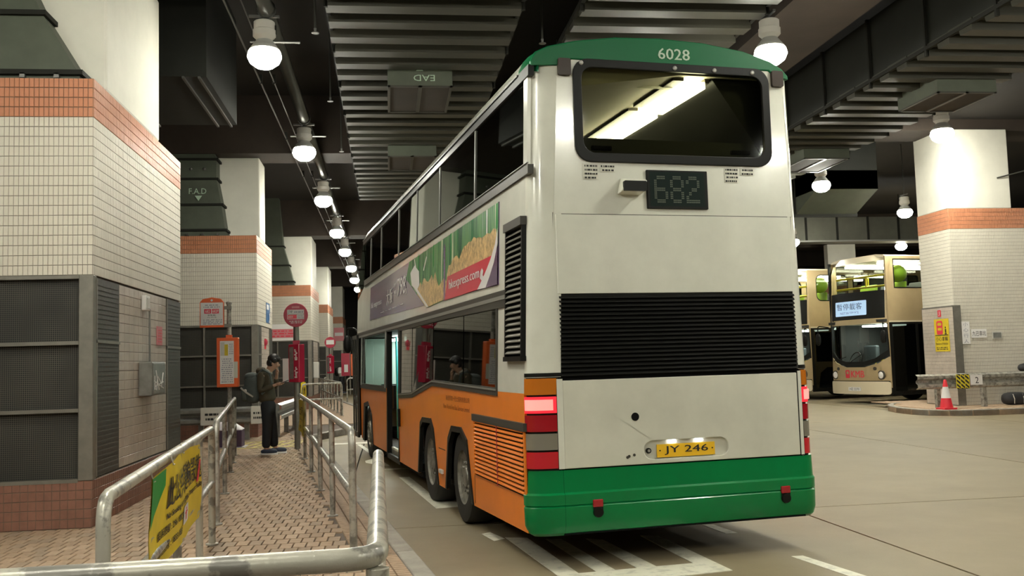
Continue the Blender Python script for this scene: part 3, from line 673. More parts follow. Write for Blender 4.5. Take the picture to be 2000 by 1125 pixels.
# gutter between the decks, white band, upper windows
side([rect(.64, 11.9, 2.2, 2.235)], .04, m_alu, 'gutter_strip', .02); side([[(.64, 2.13), (4, 2.16), (11.9, 2.2), (11.9, 2.3), (.64, 2.28)]], .05, m_trim, 'gutter_rail', .015)
side([[(.11, 2.2), (.7, 2.2), (.7, 2.26), (12.0, 2.27), (12.0, 2.95), (10.75, 3.2), (.11, 3.2)]], .03, m_white, 'side_band')
side([[(-.02, 3.16), (10.85, 3.16), (10.85, 3.245), (-.02, 3.235)]], .05, m_trim, 'waist_rail', .02); side([rect(.0, 10.85, 3.25, 3.256)], .02, m_alu, 'waist_strip', .025)
ub = [.13, 1.9, 3.69, 5.24, 6.8, 8.69, 10.05, 11.1]
for i in range(7):
    side([[(ub[i] + .03, 3.26), (ub[i + 1] - .03, 3.26), (ub[i + 1] - .03, 3.98), (ub[i] + .03, 3.98)]], .008, m_glassd, 'window_pane', -.005)
    if i: side([rect(ub[i] - .028, ub[i] + .028, 3.25, 3.99)], .03, m_trim, 'window_pillar', .0); side([rect(ub[i] - .012, ub[i] + .012, 3.26, 3.98)], .006, m_alu, 'pillar_strip', .006)
side([rect(.05, .16, 3.24, 4.02)], .03, m_white, 'rear_post', .005)
side([rect(-.0, 11.15, 3.97, 4.06)], .05, m_black, 'cant_rail', .015); side([rect(.3, 11.15, 4.045, 4.06)], .012, m_trim, 'rain_strip', .025)
# right side (kept plain but complete)
side([rect(.26, 11.9, .3, 1.4)], .03, m_orange, 'skirt_panel', right=True); side([rect(.26, 12, 1.4, 3.24)], .03, m_white, 'side_band', right=True)
side([rect(.3, 11.1, 3.24, 4.06)], .02, m_glassd, 'window_strip', right=True)
# the advert panel: flat printed sheet on the band
adv = side([[(.93, 2.345), (9.98, 2.47), (9.95, 3.05), (.93, 3.09)]], .006, m_purple, 'advert_panel', .006)
def ad(polys, mat, name, off): return side(polys, 0, mat, name, off, parent=adv)
ad([[(.935, 2.7), (1.4, 2.42), (4.4, 2.35), (6.0, 2.85), (5.75, 3.066), (.935, 3.088)]], m_bamboo, 'bamboo_picture', .009)
rr = random.Random(3); top = [(1.0 + 4.7 * k / 40, 2.80 - .22 * math.sin(min(1, k / 40) * 2.6) + rr.uniform(-.04, .05)) for k in range(41)]
top = [(1.0 + .11 * k, (2.86 if k < 8 else 2.86 - (k - 8) * .013 if k < 20 else 2.70 + .0 * k) - (.10 if 20 <= k < 26 else 0) + rr.uniform(-.05, .05)) for k in range(38)]
ad([[(1.0, 2.5), (1.4, 2.42), (4.4, 2.355), (5.06, 2.56)] + top[::-1]], m_straw, 'straw_picture', .0105)
ad([[(3.25, 2.36), (3.33, 2.36), (3.36, 2.98), (3.32, 3.02), (3.28, 2.98)]], m_flower, 'flower_picture', .012)
for k in range(14): 
    u = 1.0 + .33 * k + rr.uniform(-.1, .1)
    ad([[(u, 2.78 + rr.uniform(0, .08)), (u + rr.uniform(.03, .07), 2.78), (u + .05, 3.085), (u, 3.085)]], (m_bgreen, m_advwht, m_bamboo, m_green)[k % 4] if u < 2.2 else (m_bgreen, m_bamboo, m_green)[k % 3], 'bamboo_stem', .0098)
ad([[(1.05, 2.36), (3.27, 2.365), (3.12, 2.62), (1.12, 2.63)]], m_advred, 'red_ribbon', .014)
sw = [(.935, 2.86)] + [(.95 + .75 * t, 2.84 - .48 * t ** .6) for t in (.1, .3, .5, .7, .85, 1)] + [(1.35, 2.352), (1.2, 2.45), (1.05, 2.56), (.97, 2.66), (.935, 2.72)]
ad([sw], m_advwht, 'white_swoosh', .0155); ad([[(.934, 2.347), (1.36, 2.352), (1.2, 2.45), (1.05, 2.56), (.97, 2.66), (.934, 2.71)]], m_purple, 'purple_corner', .017)
def adtext(s, u0, u1, z0, z1, mat, off, skew=0, bold=1): # reads along decreasing u (towards the rear)
    vs, fs = text2d(s); x0, x1 = min(v[0] for v in vs), max(v[0] for v in vs); y0, y1 = min(v[1] for v in vs), max(v[1] for v in vs)
    m = MB()
    for k in range(1 + bold):
        m.add([(vL(z0 + (v[1] - y0) / (y1 - y0) * (z1 - z0)) - off - .0004 * k, u0 + (u1 - u0) * (v[0] - x0) / (x1 - x0) - k * .012, z0 + (v[1] - y0) / (y1 - y0) * (z1 - z0)) for v in vs], fs)
    return m.build('lettering', mat, adv, fix=False, kind='stuff')
adtext('hkexpress.com', 3.02, 1.62, 2.44, 2.57, m_advwht, .019); adtext('798', 6.78, 6.05, 2.66, 2.92, m_advwht, .012, bold=3); adtext('大阪', 7.9, 7.25, 2.6, 2.84, m_advwht, .012, bold=2)
adtext('hk express', 9.8, 8.5, 2.64, 2.76, m_advwht, .012); adtext('單程', 7.1, 6.9, 2.82, 2.88, m_advwht, .012); adtext('HKD', 7.1, 6.88, 2.72, 2.77, m_advwht, .012); adtext('起', 6.02, 5.9, 2.64, 2.72, m_advwht, .012); adtext('+', 6.03, 5.96, 2.86, 2.92, m_advwht, .012)
lines('small_print', (vL(2.53) - .012, 8.6, 2.51), (0, -1, .0), (.0365, 0, 1), 2.4, .025, 1, m_advwht, adv, fill=.5)
# the drawn aircraft and arrow
ad([[(5.62, 2.9), (5.3, 2.97), (4.95, 2.86), (4.9, 2.68), (5.1, 2.62), (5.5, 2.72)]], m_advwht, 'plane_drawing', .013)
ad([[(5.3, 3.06), (5.33, 3.05), (5.22, 2.9), (5.15, 2.9)]], m_advwht, 'plane_drawing', .0131); ad([[(4.45, 3.0), (4.4, 2.98), (4.6, 2.83), (4.65, 2.84)]], m_advwht, 'plane_drawing', .0131); ad([[(5.25, 2.65), (5.12, 2.66), (4.25, 2.355), (4.37, 2.355)]], m_advwht, 'plane_drawing', .0131)
ad([[(1.56, 2.52), (1.5, 2.55), (1.44, 2.52), (1.47, 2.48), (1.42, 2.46), (1.5, 2.43), (1.58, 2.46)]], m_advwht, 'arrow_mark', .019)
# operator's name in dark letters on the orange
m_sidetext = M('side_lettering', (.22, .05, .012), .5)
def sdtext(s, u0, u1, z0, z1, mat):
    return text('lettering', s, (-.004, u0, z0), (0, -1, 0), (0, 0, 1), u0 - u1, z1 - z0, mat, bus)
sdtext('新世界第一巴士服務有限公司', 3.2, 2.05, 1.255, 1.31, m_sidetext); sdtext('New World First Bus Services Limited', 3.35, 2.06, 1.165, 1.215, m_sidetext)
# upright louvre on the side, near the rear corner
lo = side([rect(.1, .6, 1.69, 2.80)], .02, m_blackm, 'side_louvre', .004)
for k in range(22):
    z = 1.72 + .047 * k
    MB().hexa([(vL(z) - .035, .12, z), (vL(z) - .035, .58, z), (vL(z) - .01, .58, z + .02), (vL(z) - .01, .12, z + .02)], [(vL(z) - .035, .12, z + .009), (vL(z) - .035, .58, z + .009), (vL(z) - .01, .58, z + .029), (vL(z) - .01, .12, z + .029)]).build('slat', m_steel, lo)
for u0 in (.09, .58): side([rect(u0, u0 + .025, 1.68, 2.82)], .04, m_black, 'louvre_cheek', .036, parent=lo)
side([rect(.08, .615, 2.76, 2.83)], .055, m_trim, 'louvre_hood', .052, parent=lo); side([rect(.08, .615, 1.66, 1.70)], .05, m_black, 'louvre_hood', .045, parent=lo)
# engine grille on the orange skirt
gr = side([rect(.1, 1.86, .58, 1.15)], .012, m_blackm, 'side_grille', .004)
for k in range(14):
    z = .6 + .0375 * k; MB().hexa([(-.022, .14, z), (-.022, 1.83, z), (-.006, 1.83, z + .012), (-.006, .14, z + .012)], [(-.022, .14, z + .01), (-.022, 1.83, z + .01), (-.006, 1.83, z + .022), (-.006, .14, z + .022)]).build('slat', m_orslat, gr)
side([rect(.08, 1.88, 1.1, 1.165)], .03, m_trim, 'grille_rail', .028, parent=gr); side([rect(.94, .955, .58, 1.12)], .004, m_signred, 'grille_bar', .026, parent=gr)
for u0, u1 in ((.1, .13), (1.84, 1.87)): side([rect(u0, u1, .58, 1.12)], .02, m_orange, 'grille_edge', .018, parent=gr)
side([rect(3.32, 3.69, .69, .70)], .004, m_black, 'panel_seam', .002); side([rect(1.905, 1.915, .3, 1.1)], .004, m_black, 'panel_seam', .002)
# wheels
def wheel(v, u, name='wheel', front=False):
    w_ = MB().lathe([(.28, .0), (.40, -.012), (.455, .0), (.472, .04), (.472, .24), (.455, .28), (.28, .28)], (v, u, .472), 36, 'x', False).build(name, m_rubber, bus, smooth=.5)
    MB().lathe([(.0, .02), (.1, .02), (.11, -.03 if front else .05), (.19, -.02 if front else .09), (.2, .06), (.28, .03), (.285, .0), (.295, .03), (.295, .1)], (v, u, .472), 30, 'x').build('rim', m_rim, w_, smooth=.5)
    m = MB(); 
    for k in range(10): a = 2 * PI * k / 10; m.lathe([(.018, .0 if front else .05), (.018, .1)], (v - .03, u + .15 * math.cos(a), .472 + .15 * math.sin(a)), 6, 'x')
    m.build('wheel_nut', m_rim, w_, kind='stuff')
    return w_
for u in (2.62, 4.37): wheel(.04, u)
wheel(.04, 10.27, front=True)
for u in (2.62, 4.37, 10.27): wheel(2.12, u)
for u in (2.62, 4.37, 10.27): MB().box(.35, 2.15, u - .9, u + .9, .9, 1.3).build('wheel_housing', m_blackm, bus)
MB().box(.42, 2.1, .4, 11.8, .33, .5).build('chassis', m_blackm, bus)
# rear corners
def corner(z0, z1, mat, name, right=False, off=0, r=.27, rv=.27, ru=.11, parent=bus, smooth=True):
    if right: rv *= .52; ru *= 1.7
    n = 8; arc = [(rv - (rv + off) * math.cos(PI / 2 * k / n), ru - (ru + off) * math.sin(PI / 2 * k / n)) for k in range(n + 1)]
    poly = arc + [(rv, ru)]
    if right: fn = lambda x, y, z: (2.56 - x - vL(z) * .6, y, z)
    else: fn = lambda x, y, z: (x + vL(z), y, z)
    return MB().prism(poly, z0, z1, fn).build(name, mat, parent, smooth=.7)
for rt in (False, True):
    corner(1.525, 4.06, m_white if not rt else m_white, 'corner_pillar', rt); corner(1.53, 1.56, m_black, 'corner_seam', rt, .004)
    cl = corner(.79, 1.53, m_black, 'light_cluster', rt, -.012, rv=.24)
    for k, (mt, nm) in enumerate(((m_redl, 'tail_light'), (m_clear, 'reversing_light'), (m_red, 'tail_light'), (m_stop, 'brake_light'), (m_amber, 'indicator_light'))):
        z0 = .80 + .145 * k; c = corner(z0 + .008, z0 + .137, mt, nm, rt, .004, rv=.23, parent=cl)
        if nm == 'brake_light': corner(z0 + .03, z0 + .115, m_stopc, 'lit_core', rt, .007, rv=.2, ru=.09, parent=c)
    x0 = .235 if not rt else 2.405
    MB().box(x0, x0 + (.03 if rt else .05), -.004, .1, .80, 1.51).build('cluster_strip', m_white, bus); MB().box(x0 - .008, x0, -.002, .1, .80, 1.51).build('cluster_seam', m_black, bus)
# rear panels
win = rrect(.46, 2.26, 3.27, 4.13, .13)
rear([[(.26, 2.84), (2.43, 2.84), (2.39, 4.14), (.33, 4.14)], [(x, y) for x, y in rrect(.5, 2.22, 3.3, 4.10, .11)]], .03, m_white, 'upper_panel')
rear([win, rrect(.53, 2.19, 3.345, 4.06, .1)], .03, m_black, 'rear_window_frame', .022, bevel=.008)
rear([rrect(.5, 2.22, 3.3, 4.10, .11)], .008, m_glassr, 'rear_window_pane', .004)
for v in (.53, 1.37, 1.74, 2.1): MB().lathe([(.01, -.036), (.019, -.03), (.019, -.02)], (v, 0, 4.09), 12, 'y').build('window_clip', m_alu, bus)
rear([rect(.27, 2.40, 2.19, 2.835)], .03, m_white, 'engine_cover', .006, bevel=.006); rear([rect(.25, 2.42, 2.15, 2.85)], .02, m_black, 'cover_seam', -.004)
lv = rear([rect(.265, 2.42, 1.50, 2.2)], .03, m_blackm, 'rear_louvre', -.02)
for k in range(19):
    z = 1.53 + .0345 * k; MB().hexa([(.28, -.012, z), (2.41, -.012, z), (2.41, .012, z + .02), (.28, .012, z + .02)], [(.28, -.012, z + .007), (2.41, -.012, z + .007), (2.41, .012, z + .029), (.28, .012, z + .029)]).build('slat', m_black, lv)
st = rrect(.965, 1.72, .835, .985, .07)
rear([rect(.285, 2.395, .80, 1.495), st], .03, m_dirty, 'boot_panel', .006, bevel=.006); rear([rect(.27, 2.42, .78, 1.52)], .02, m_black, 'boot_seam', -.03)
rc = rear([rrect(.96, 1.725, .83, .99, .07)], .02, m_dirty, 'plate_recess', -.022)
pl = rear([rect(1.08, 1.60, .845, .95)], .008, m_plate, 'number_plate', -.006)
text('lettering', 'JY 246', (1.145, -.0035 + .006, .862), (1, 0, 0), (0, 0, 1), .39, .072, m_ink, pl, bold=1)
for v in (1.19, 1.43): MB().box(v, v + .06, -.004, .02, .962, .976).build('plate_lamp', m_platel, rc)
for p in ((1.105, .9), (1.575, .9)): MB().lathe([(.006, -.0), (.006, .004)], (p[0], .0, p[1]), 8, 'y').build('plate_screw', m_black, pl)
MB().lathe([(.022, -.01), (.022, .01)], (1.005, .006, .905), 14, 'y').build('lock', m_black, bus); MB().lathe([(.012, -.014), (.012, -.009)], (1.005, .006, .905), 12, 'y').build('lock_core', m_alu, bus)
MB().lathe([(.034, -.012), (.034, .0)], (.895, .003, 1.184), 18, 'y').build('filler_hole', m_blackm, bus)
for p in ((.83, .87), (.875, .878), (.815, .862)): MB().lathe([(.012, -.012), (.012, 0)], (p[0], .003, p[1]), 10, 'y').build('socket', m_trim, bus)
# destination display, camera, marker lights, little stickers
ds = rear([rect(1.075, 1.63, 2.89, 3.215)], .03, m_black, 'destination_display', .02, bevel=.006)
F5 = {'6': '01110 10000 10000 11110 10001 10001 01110', '8': '01110 10001 10001 01110 10001 10001 01110', '2': '01110 10001 00001 00110 01000 10000 11111'}
dm = MB()
for i, ch in enumerate('682'):
    rows = F5[ch].split()
    for r_ in range(7):
        for c_ in range(5):
            if rows[r_][c_] == '1':
                for a in range(2):
                    for b_ in range(2):
                        v = 1.14 + i * .145 + (c_ * 2 + a) * .0125; z = 3.165 - (r_ * 2 + b_) * .0165
                        dm.box(v, v + .008, -.0225, -.02, z - .01, z)
dm.build('dot_digits', M('display_dots', (.10, .12, .085), .5), ds, kind='stuff'); rear([rect(1.1, 1.6, 2.91, 3.2)], .003, M('display_glass', (.02, .028, .026), .06), 'display_face', .021, parent=ds)
cm = MB().hexa([(.82, -.1, 3.02), (1.03, -.1, 3.02), (1.02, 0, 3.0), (.81, 0, 3.0)], [(.85, -.12, 3.11), (1.04, -.12, 3.11), (1.01, 0, 3.14), (.84, 0, 3.14)]).build('reversing_camera', m_dirty, bus, bevel=.012)
rear([rrect(.83, 1.03, 3.018, 3.1, .012)], .03, m_black, 'camera_face', .122, parent=cm)
for v in (.33, 2.29):
    k = rear([rrect(v, v + .11, 3.98, 4.12, .015)], .05, M('marker_lens', (.03, .018, .012), .3, spec=.3), 'marker_light', .03, bevel=.01)
for v0 in (.52, 1.80):
    for dx, w_, h_ in ((0, .13, .13), (.15, .13, .065)):
        s_ = rear([rect(v0 + dx, v0 + dx + w_, 3.255 - h_, 3.255)], .002, m_dirty, 'sticker', .004); lines('print', (v0 + dx + .005, -.0065, 3.255 - h_), (1, 0, 0), (0, 0, 1), w_ - .01, h_, 4 if h_ > .1 else 2, m_ink, s_, seed=int(v0 * 10 + dx * 100))
# roof: arched section with a green rear cap
arch = [(.095, 4.02), (.10, 4.10), (.14, 4.18), (.25, 4.235), (.5, 4.295), (.85, 4.345), (1.25, 4.36), (1.65, 4.345), (2.03, 4.295), (2.29, 4.22), (2.40, 4.16), (2.455, 4.1), (2.46, 4.02)]
def loft(rings, mat, name, cap0=True, cap1=True, parent=bus):
    m = MB(); n = len(rings[0]); vs = [p for r_ in rings for p in r_]; fs = []
    for i in range(len(rings) - 1):
        for k in range(n - 1): fs.append((i * n + k, i * n + k + 1, (i + 1) * n + k + 1, (i + 1) * n + k))
    if cap0: fs.append(tuple(range(n)))
    if cap1: fs.append(tuple(range((len(rings) - 1) * n, len(rings) * n)))
    return m.add(vs, fs).build(name, mat, parent, smooth=.6)
def ring(u, dz=0, ins=0, a=arch): return [(1.28 + (v - 1.28) * (1 - ins), u, max(4.0, z - dz)) for v, z in a]
rear([[(.10, 4.05)] + [(v, z - .015) for v, z in arch[1:-1]] + [(2.46, 4.05), (2.32, 4.07), (2.27, 4.12), (.45, 4.12), (.40, 4.07)]], .04, m_greend, 'roof_fascia', .012, bevel=.01)
loft([ring(-.01, .02, .06), ring(.05, 0, .02), ring(.18), ring(.34)], m_greend, 'roof_cap', False, False)
loft([ring(.34, .005), ring(10.9, .005), ring(11.4, .12, .03)], m_white, 'roof')
text('lettering', '6028', (1.225, -.016, 4.165), (1, 0, 0), (0, 0, 1), .29, .095, m_num, bus, bold=2)
# bumper: three shaped sections
prof = [(.275, -.05), (.30, -.01), (.36, .018), (.5, .022), (.512, .012), (.52, .022), (.60, .024), (.615, .004), (.70, .0), (.79, -.004)]
def outline_pts(o, z):
    n = 8; L_ = [(0 - o, .14)] + [(.27 - (.27 + o) * math.cos(PI / 2 * k / n), .12 - (.12 + o) * math.sin(PI / 2 * k / n)) for k in range(n + 1)]
    return [(x, y, z) for x, y in L_]
def bump(pts, name):
    m = MB(); n = len(pts[0])
    m.add([p for r_ in pts for p in r_], [(i * n + k, i * n + k + 1, (i + 1) * n + k + 1, (i + 1) * n + k) for i in range(len(pts) - 1) for k in range(n - 1)] + [tuple(range(n)), tuple(range((len(pts) - 1) * n, len(pts) * n))])
    return m.build(name, m_green, bus, smooth=.5)
bump([outline_pts(o, z) for z, o in prof], 'bumper_corner'); bump([[(2.56 - x * (.5 if x > 0 else 1), y, zz) for x, y, zz in outline_pts(o, z)] for z, o in prof], 'bumper_corner')
bump([[(.272, -o, z), (2.428, -o, z)] for z, o in prof], 'bumper')
MB().box(.27, 2.43, .02, .3, .28, .8).build('bumper_backing', m_blackm, bus)
for v in (.5, 2.18):
    k = MB().box(v, v + .085, -.035, .0, .49, .55).build('rear_reflector', m_red, bus, bevel=.006); MB().lathe([(.04, -.03), (.045, .0)], (v + .043, -.01, .45), 16, 'y').build('tow_eye_cover', m_black, k); MB().box(v + .003, v + .083, -.03, -.0, .45, .5).build('tow_eye_plate', m_black, k)
# front end
fp = [(12.0, .3), (12.1, .6), (12.1, 2.3), (12.05, 3.0), (11.6, 3.7), (11.2, 4.08)]
m = MB(); m.add([p for u, z in fp for p in ((vL(z) + .02, u - .15, z), (.4, u, z), (2.1, u, z), (2.48 - vL(z), u - .15, z))], [(i * 4 + k, i * 4 + k + 1, i * 4 + k + 5, i * 4 + k + 4) for i in range(5) for k in range(3)])
m.build('front_shell', m_black, bus)
side([[(12.0, 2.95), (10.75, 3.24), (11.1, 4.0), (11.25, 4.06), (11.6, 3.7), (12.0, 3.05)]], .02, m_glassd, 'front_quarter_pane')
mi = MB().tube(fillet([(.08, 11.95, 2.3), (.0, 12.2, 2.42), (-.12, 12.35, 2.42), (-.12, 12.35, 2.25)], .05), .018, 8).build('mirror_arm', m_black, bus)
MB().ball((-.12, 12.33, 2.1), (.085, .06, .18), 14, 10, .8).build('mirror_head', m_black, mi, smooth=True)
# interiors
MB().box(.1, 2.4, .1, 11.8, 2.18, 2.3).build('upper_floor', m_int, bus); MB().box(.1, 2.4, .1, 12, .3, .36).build('lower_floor', m_int, bus)
MB().hexa([(.16, .06, 3.86), (1.46, .06, 4.06), (2.34, .06, 4.06), (2.34, .06, 4.1)][:3] + [(.16, .06, 4.09)], [(.16, 11.1, 3.86), (1.46, 11.1, 4.06), (2.34, 11.1, 4.06), (.16, 11.1, 4.09)]).build('upper_ceiling', m_intc, bus)
MB().box(2.2, 2.24, .4, 11.9, .36, 2.18).build('offside_lining', m_int, bus); MB().box(.05, 2.4, .3, .36, .5, 2.18).build('engine_bulkhead', m_int, bus)
MB().box(.25, 2.25, .12, .2, 2.3, 3.50).build('rear_shelf', m_int, bus)
MB().box(.8, .84, 8.0, 11.3, .36, 2.16).build('cab_partition', m_inth, bus); MB().box(.06, 1.0, 10.95, 11.0, .36, 2.16).build('cab_bulkhead', m_inth, bus); MB().tube([(.4, 9.3, .4), (.4, 9.3, 2.15)], .02, 8).build('grab_rail', m_teal, bus)
MB().tube([(.6, 10.1, .4), (.6, 10.1, 2.15)], .02, 8).build('grab_rail', m_teal, bus); MB().box(.5, .8, 8.5, 10.6, 2.1, 2.14).build('ceiling_light', m_tubelow, bus)
MB().hexa([(1.77, .1, 4.06), (2.3, .1, 3.3), (2.34, .1, 3.3), (2.3, .1, 4.06)], [(1.77, 11, 4.06), (2.3, 11, 3.3), (2.34, 11, 3.3), (2.3, 11, 4.06)]).build('offside_cove', m_black, bus)
for u0, u1 in ((.12, 1.0), (1.12, 2.6), (2.72, 4.2)):
    h = MB().box(1.52, 1.72, u0, u1, 3.97, 4.03).build('ceiling_light', m_tube, bus); MB().box(1.42, 1.52, u0, u1, 4.03, 4.06).build('light_rim', m_trim, h); MB().box(1.72, 1.76, u0, u1, 4.02, 4.06).build('light_rim', m_trim, h)
MB().tube([(.62, .3, 4.0), (.62, 4.5, 4.0)], .02, 6).build('ceiling_rail', m_trim, bus)
for u in (.55, 1.3, 2.1, 2.9, 3.7, 4.5, 5.3, 6.1, 7, 8):
    for v in (.2, .68, 1.38, 1.86):
        MB().hexa([(v, u, 2.7), (v + .44, u, 2.7), (v + .44, u + .1, 2.7), (v, u + .1, 2.7)], [(v + .04, u - .1, 3.42), (v + .4, u - .1, 3.42), (v + .4, u - .04, 3.42), (v + .04, u - .04, 3.42)]).build('seat_back', m_seat, bus, bevel=.03)
for v in (.62, 1.9): MB().box(v, v + .18, .03, .07, 3.38, 3.42).build('window_handle', m_blackm, bus, bevel=.01)
MB().box(1.32, 2.2, .9, .93, 3.3, 3.62).build('rear_partition', m_trim, bus)

# ------------------------------------------------------------------ gold double deckers on the right
def gold_bus(loc, rz, label, rounded):
    t = T('double_decker_bus', label, 'bus', loc, rz, group=None)
    L = 10.8; hw = 1.25
    def fpl(z, x):     # bowed, raked nose
        rake = 0 if z < 1.0 else (.02 * (z - 1.0) if z < 2.45 else .03 + .05 * (z - 2.45)) + (.28 * max(0, z - 4.0)) * 1.2
        return rake + .22 * (abs(x) / hw) ** 3
    def nose(polys, mat, name, off=0, parent=t, nx=1):
        # subdivide in strips of x so the panel follows the bow
        pts = polys[0]; m = MB(); bm = bmesh.new()
        vs = [bm.verts.new((p[0], 0, p[1])) for p in pts]; bm.faces.new(vs)
        for k in range(1, 14):
            x = -hw + 2 * hw * k / 14; bmesh.ops.bisect_plane(bm, geom=bm.verts[:] + bm.edges[:] + bm.faces[:], plane_co=(x, 0, 0), plane_no=(1, 0, 0))
        for z in (1.0, 2.45, 3.2, 4.0, 4.2):
            bmesh.ops.bisect_plane(bm, geom=bm.verts[:] + bm.edges[:] + bm.faces[:], plane_co=(0, 0, z), plane_no=(0, 0, 1))
        bm.verts.index_update(); r0 = [(v.co.x, fpl(v.co.z, v.co.x) - off, v.co.z) for v in bm.verts]; f0 = [tuple(v.index for v in f.verts) for f in bm.faces]; n = len(r0)
        ed = [(e.verts[0].index, e.verts[1].index) for e in bm.edges if len(e.link_faces) == 1]; bm.free()
        m.add(r0 + [(x, y + .03, z) for x, y, z in r0], f0 + [tuple(i + n for i in reversed(f)) for f in f0] + [(a, b, b + n, a + n) for a, b in ed])
        return m.build(name, mat, parent, smooth=.6)
    nose([rrect(-1.25, 1.25, .3, .68, .08)], m_cream, 'front_bumper', .05)
    nose([[(-1.25, .7), (1.25, .7), (1.25, 1.42), (.9, 1.22), (.4, 1.1), (-.4, 1.1), (-.9, 1.22), (-1.25, 1.42)]], m_gold, 'front_panel')
    ws = [(-1.22, 1.44), (-.9, 1.24), (-.4, 1.12), (.4, 1.12), (.9, 1.24), (1.22, 1.44), (1.22, 2.38), (-1.22, 2.38)]
    nose([ws], m_glassc, 'windscreen', -.02); nose([[(-1.23, 1.46), (-.9, 1.26), (-.4, 1.13), (.4, 1.13), (.9, 1.26), (1.23, 1.46), (1.2, 1.6), (.8, 1.36), (.4, 1.27), (-.4, 1.27), (-.8, 1.36), (-1.2, 1.6)]], m_black, 'windscreen_skirt', .004)
    for x in (-1.25, 1.19): nose([rect(x, x + .06, 1.4, 2.45)], m_black, 'windscreen_pillar', .006)
    nose([rect(-1.25, 1.25, 2.38, 2.52)], m_gold, 'deck_band', .01)
    nose([rrect(-1.2, 1.2, 2.54, 3.36, .1)], m_black, 'upper_mask', .004); nose([rrect(-1.2, 1.2, 3.2, 4.26, .12)], m_glassc, 'upper_windscreen', -.015)
    for x in (-1.25, 1.15): nose([rect(x, x + .1, 2.5, 4.3)], m_gold, 'front_pillar', .012)
    nose([[(-1.25, 4.24), (1.25, 4.24), (1.2, 4.36), (.9, 4.42), (-.9, 4.42), (-1.2, 4.36)]], m_cream, 'roof_front', .01)
    dd = nose([rrect(-.85, .55, 2.66, 3.1, .03)], m_lcd, 'destination_display', .012)
    yf = fpl(2.9, 0) - .02
    text('lettering', '暫停載客', (-.7, yf, 2.84), (1, 0, 0), (0, 0, 1), 1.1, .2, m_lcdink, dd); text('lettering', 'NOT IN SERVICE', (-.55, yf, 2.71), (1, 0, 0), (0, 0, 1), .8, .07, m_lcdink, dd)
    lg = text('lettering', 'KMB', (-.18, fpl(.9, 0) - .008, .8), (1, 0, 0), (0, 0, 1), .56, .2, m_inkred, t, bold=3); 
    m = MB(); m.plate([rrect(-.42, -.24, .78, 1.02, .03), rrect(-.38, -.28, .9, .98, .01)], .004, lambda x, z, q: (x, -.012 + q + fpl(.9, x), z)); m.box(-.4, -.26, -.014, -.008, .84, .86); m.build('emblem', m_inkred, t)
    for x in (-.98, .98):
        k = MB().lathe([(.0, -.05), (.07, -.045), (.1, -.03), (.11, .02)], (x, fpl(.87, x) - .0, .87), 18, 'y').build('headlight', m_paper, t, smooth=.6); MB().lathe([(.12, -.03), (.135, -.03), (.135, .02)], (x, fpl(.87, x), .87), 18, 'y').build('headlight_ring', m_trim, k)
        MB().lathe([(.05, -.03), (.05, .02)], (x * .8, fpl(1.1, x * .8), 1.06), 12, 'y').build('marker_light', m_trim, t)
    p = MB().box(-.26, .26, fpl(.5, 0) - .065, fpl(.5, 0) - .05, .4, .51).build('number_plate', m_paper, t); text('lettering', 'HZ 2270' if not rounded else 'JV 5010', (-.2, fpl(.5, 0) - .067, .42), (1, 0, 0), (0, 0, 1), .4, .07, m_ink, p)
    MB().tube([(-.3, -.03, 1.2), (.35, .0, 1.5)], .012, 6).build('wiper', m_black, t); MB().tube([(-.95, .03, 1.3), (-.35, .0, 1.42)], .012, 6).build('wiper', m_black, t)
    # sides: nearside is +x
    for sx in (1, -1):
        def sd(polys, tt, mat, name, off=0, parent=t): return MB().plate(polys, tt, lambda y, z, q: (sx * (hw + off - q), y, z)).build(name, mat, parent)
        y0 = .24
        if rounded: holes = [rrect(.55, 1.9, 3.3, 4.2, .2), rrect(2.1, 5, 3.3, 4.2, .1), rrect(5.1, 10.4, 3.3, 4.2, .1)]
        else: holes = [rect(.5, 2.45, 3.4, 4.27), rect(2.55, 5.2, 3.4, 4.27), rect(5.3, 10.4, 3.4, 4.27)]
        sd([[(.22, 2.45), (L, 2.45), (L, 4.35), (.3, 4.35)]] + holes, .04, m_gold, 'upper_side')
        for h in holes: sd([h], .01, m_glassc, 'window_pane', -.012)
        for h in holes:
            cx = sum(p[0] for p in h) / len(h); cy = sum(p[1] for p in h) / len(h)
            sd([h, [(cx + (p[0] - cx) * .965, cy + (p[1] - cy) * .93) for p in h]], .03, m_black, 'window_gasket', .004)
        sd([rect(.24, L, 2.4, 2.45)], .05, m_cream, 'gutter_rail', .01)
        sd([[(2.3, .3), (2.5, .3), (2.6, .85), (2.9, 1.05), (3.3, 1.05), (3.6, .85), (3.7, .3), (L, .3), (L, 2.42), (2.3, 2.42)], rect(2.45, 5.2, 1.25, 2.3), rect(5.3, 10.3, 1.25, 2.3)], .04, m_gold, 'lower_side')
        for h in (rect(2.45, 5.2, 1.25, 2.3), rect(5.3, 10.3, 1.25, 2.3)): sd([h], .01, m_glassd, 'window_pane', -.012)
        if sx > 0:
            d_ = sd([rect(.3, 2.3, .33, 2.42)], .01, m_glassd, 'entrance_door', -.015)
            sd([rect(.24, 2.32, .28, 2.42), rect(.36, 1.24, .4, 2.34), rect(1.32, 2.22, .4, 2.34)], .05, m_black, 'door_frame', .004, parent=d_)
        else: sd([rect(.24, 2.32, .3, 1.3)], .04, m_gold, 'cab_side'); sd([rect(.24, 2.32, 1.3, 2.42)], .01, m_glass, 'cab_window')
        sd([rect(.22, .3, .5, 4.35)], .06, m_gold if sx > 0 else m_black, 'corner_post', .002)
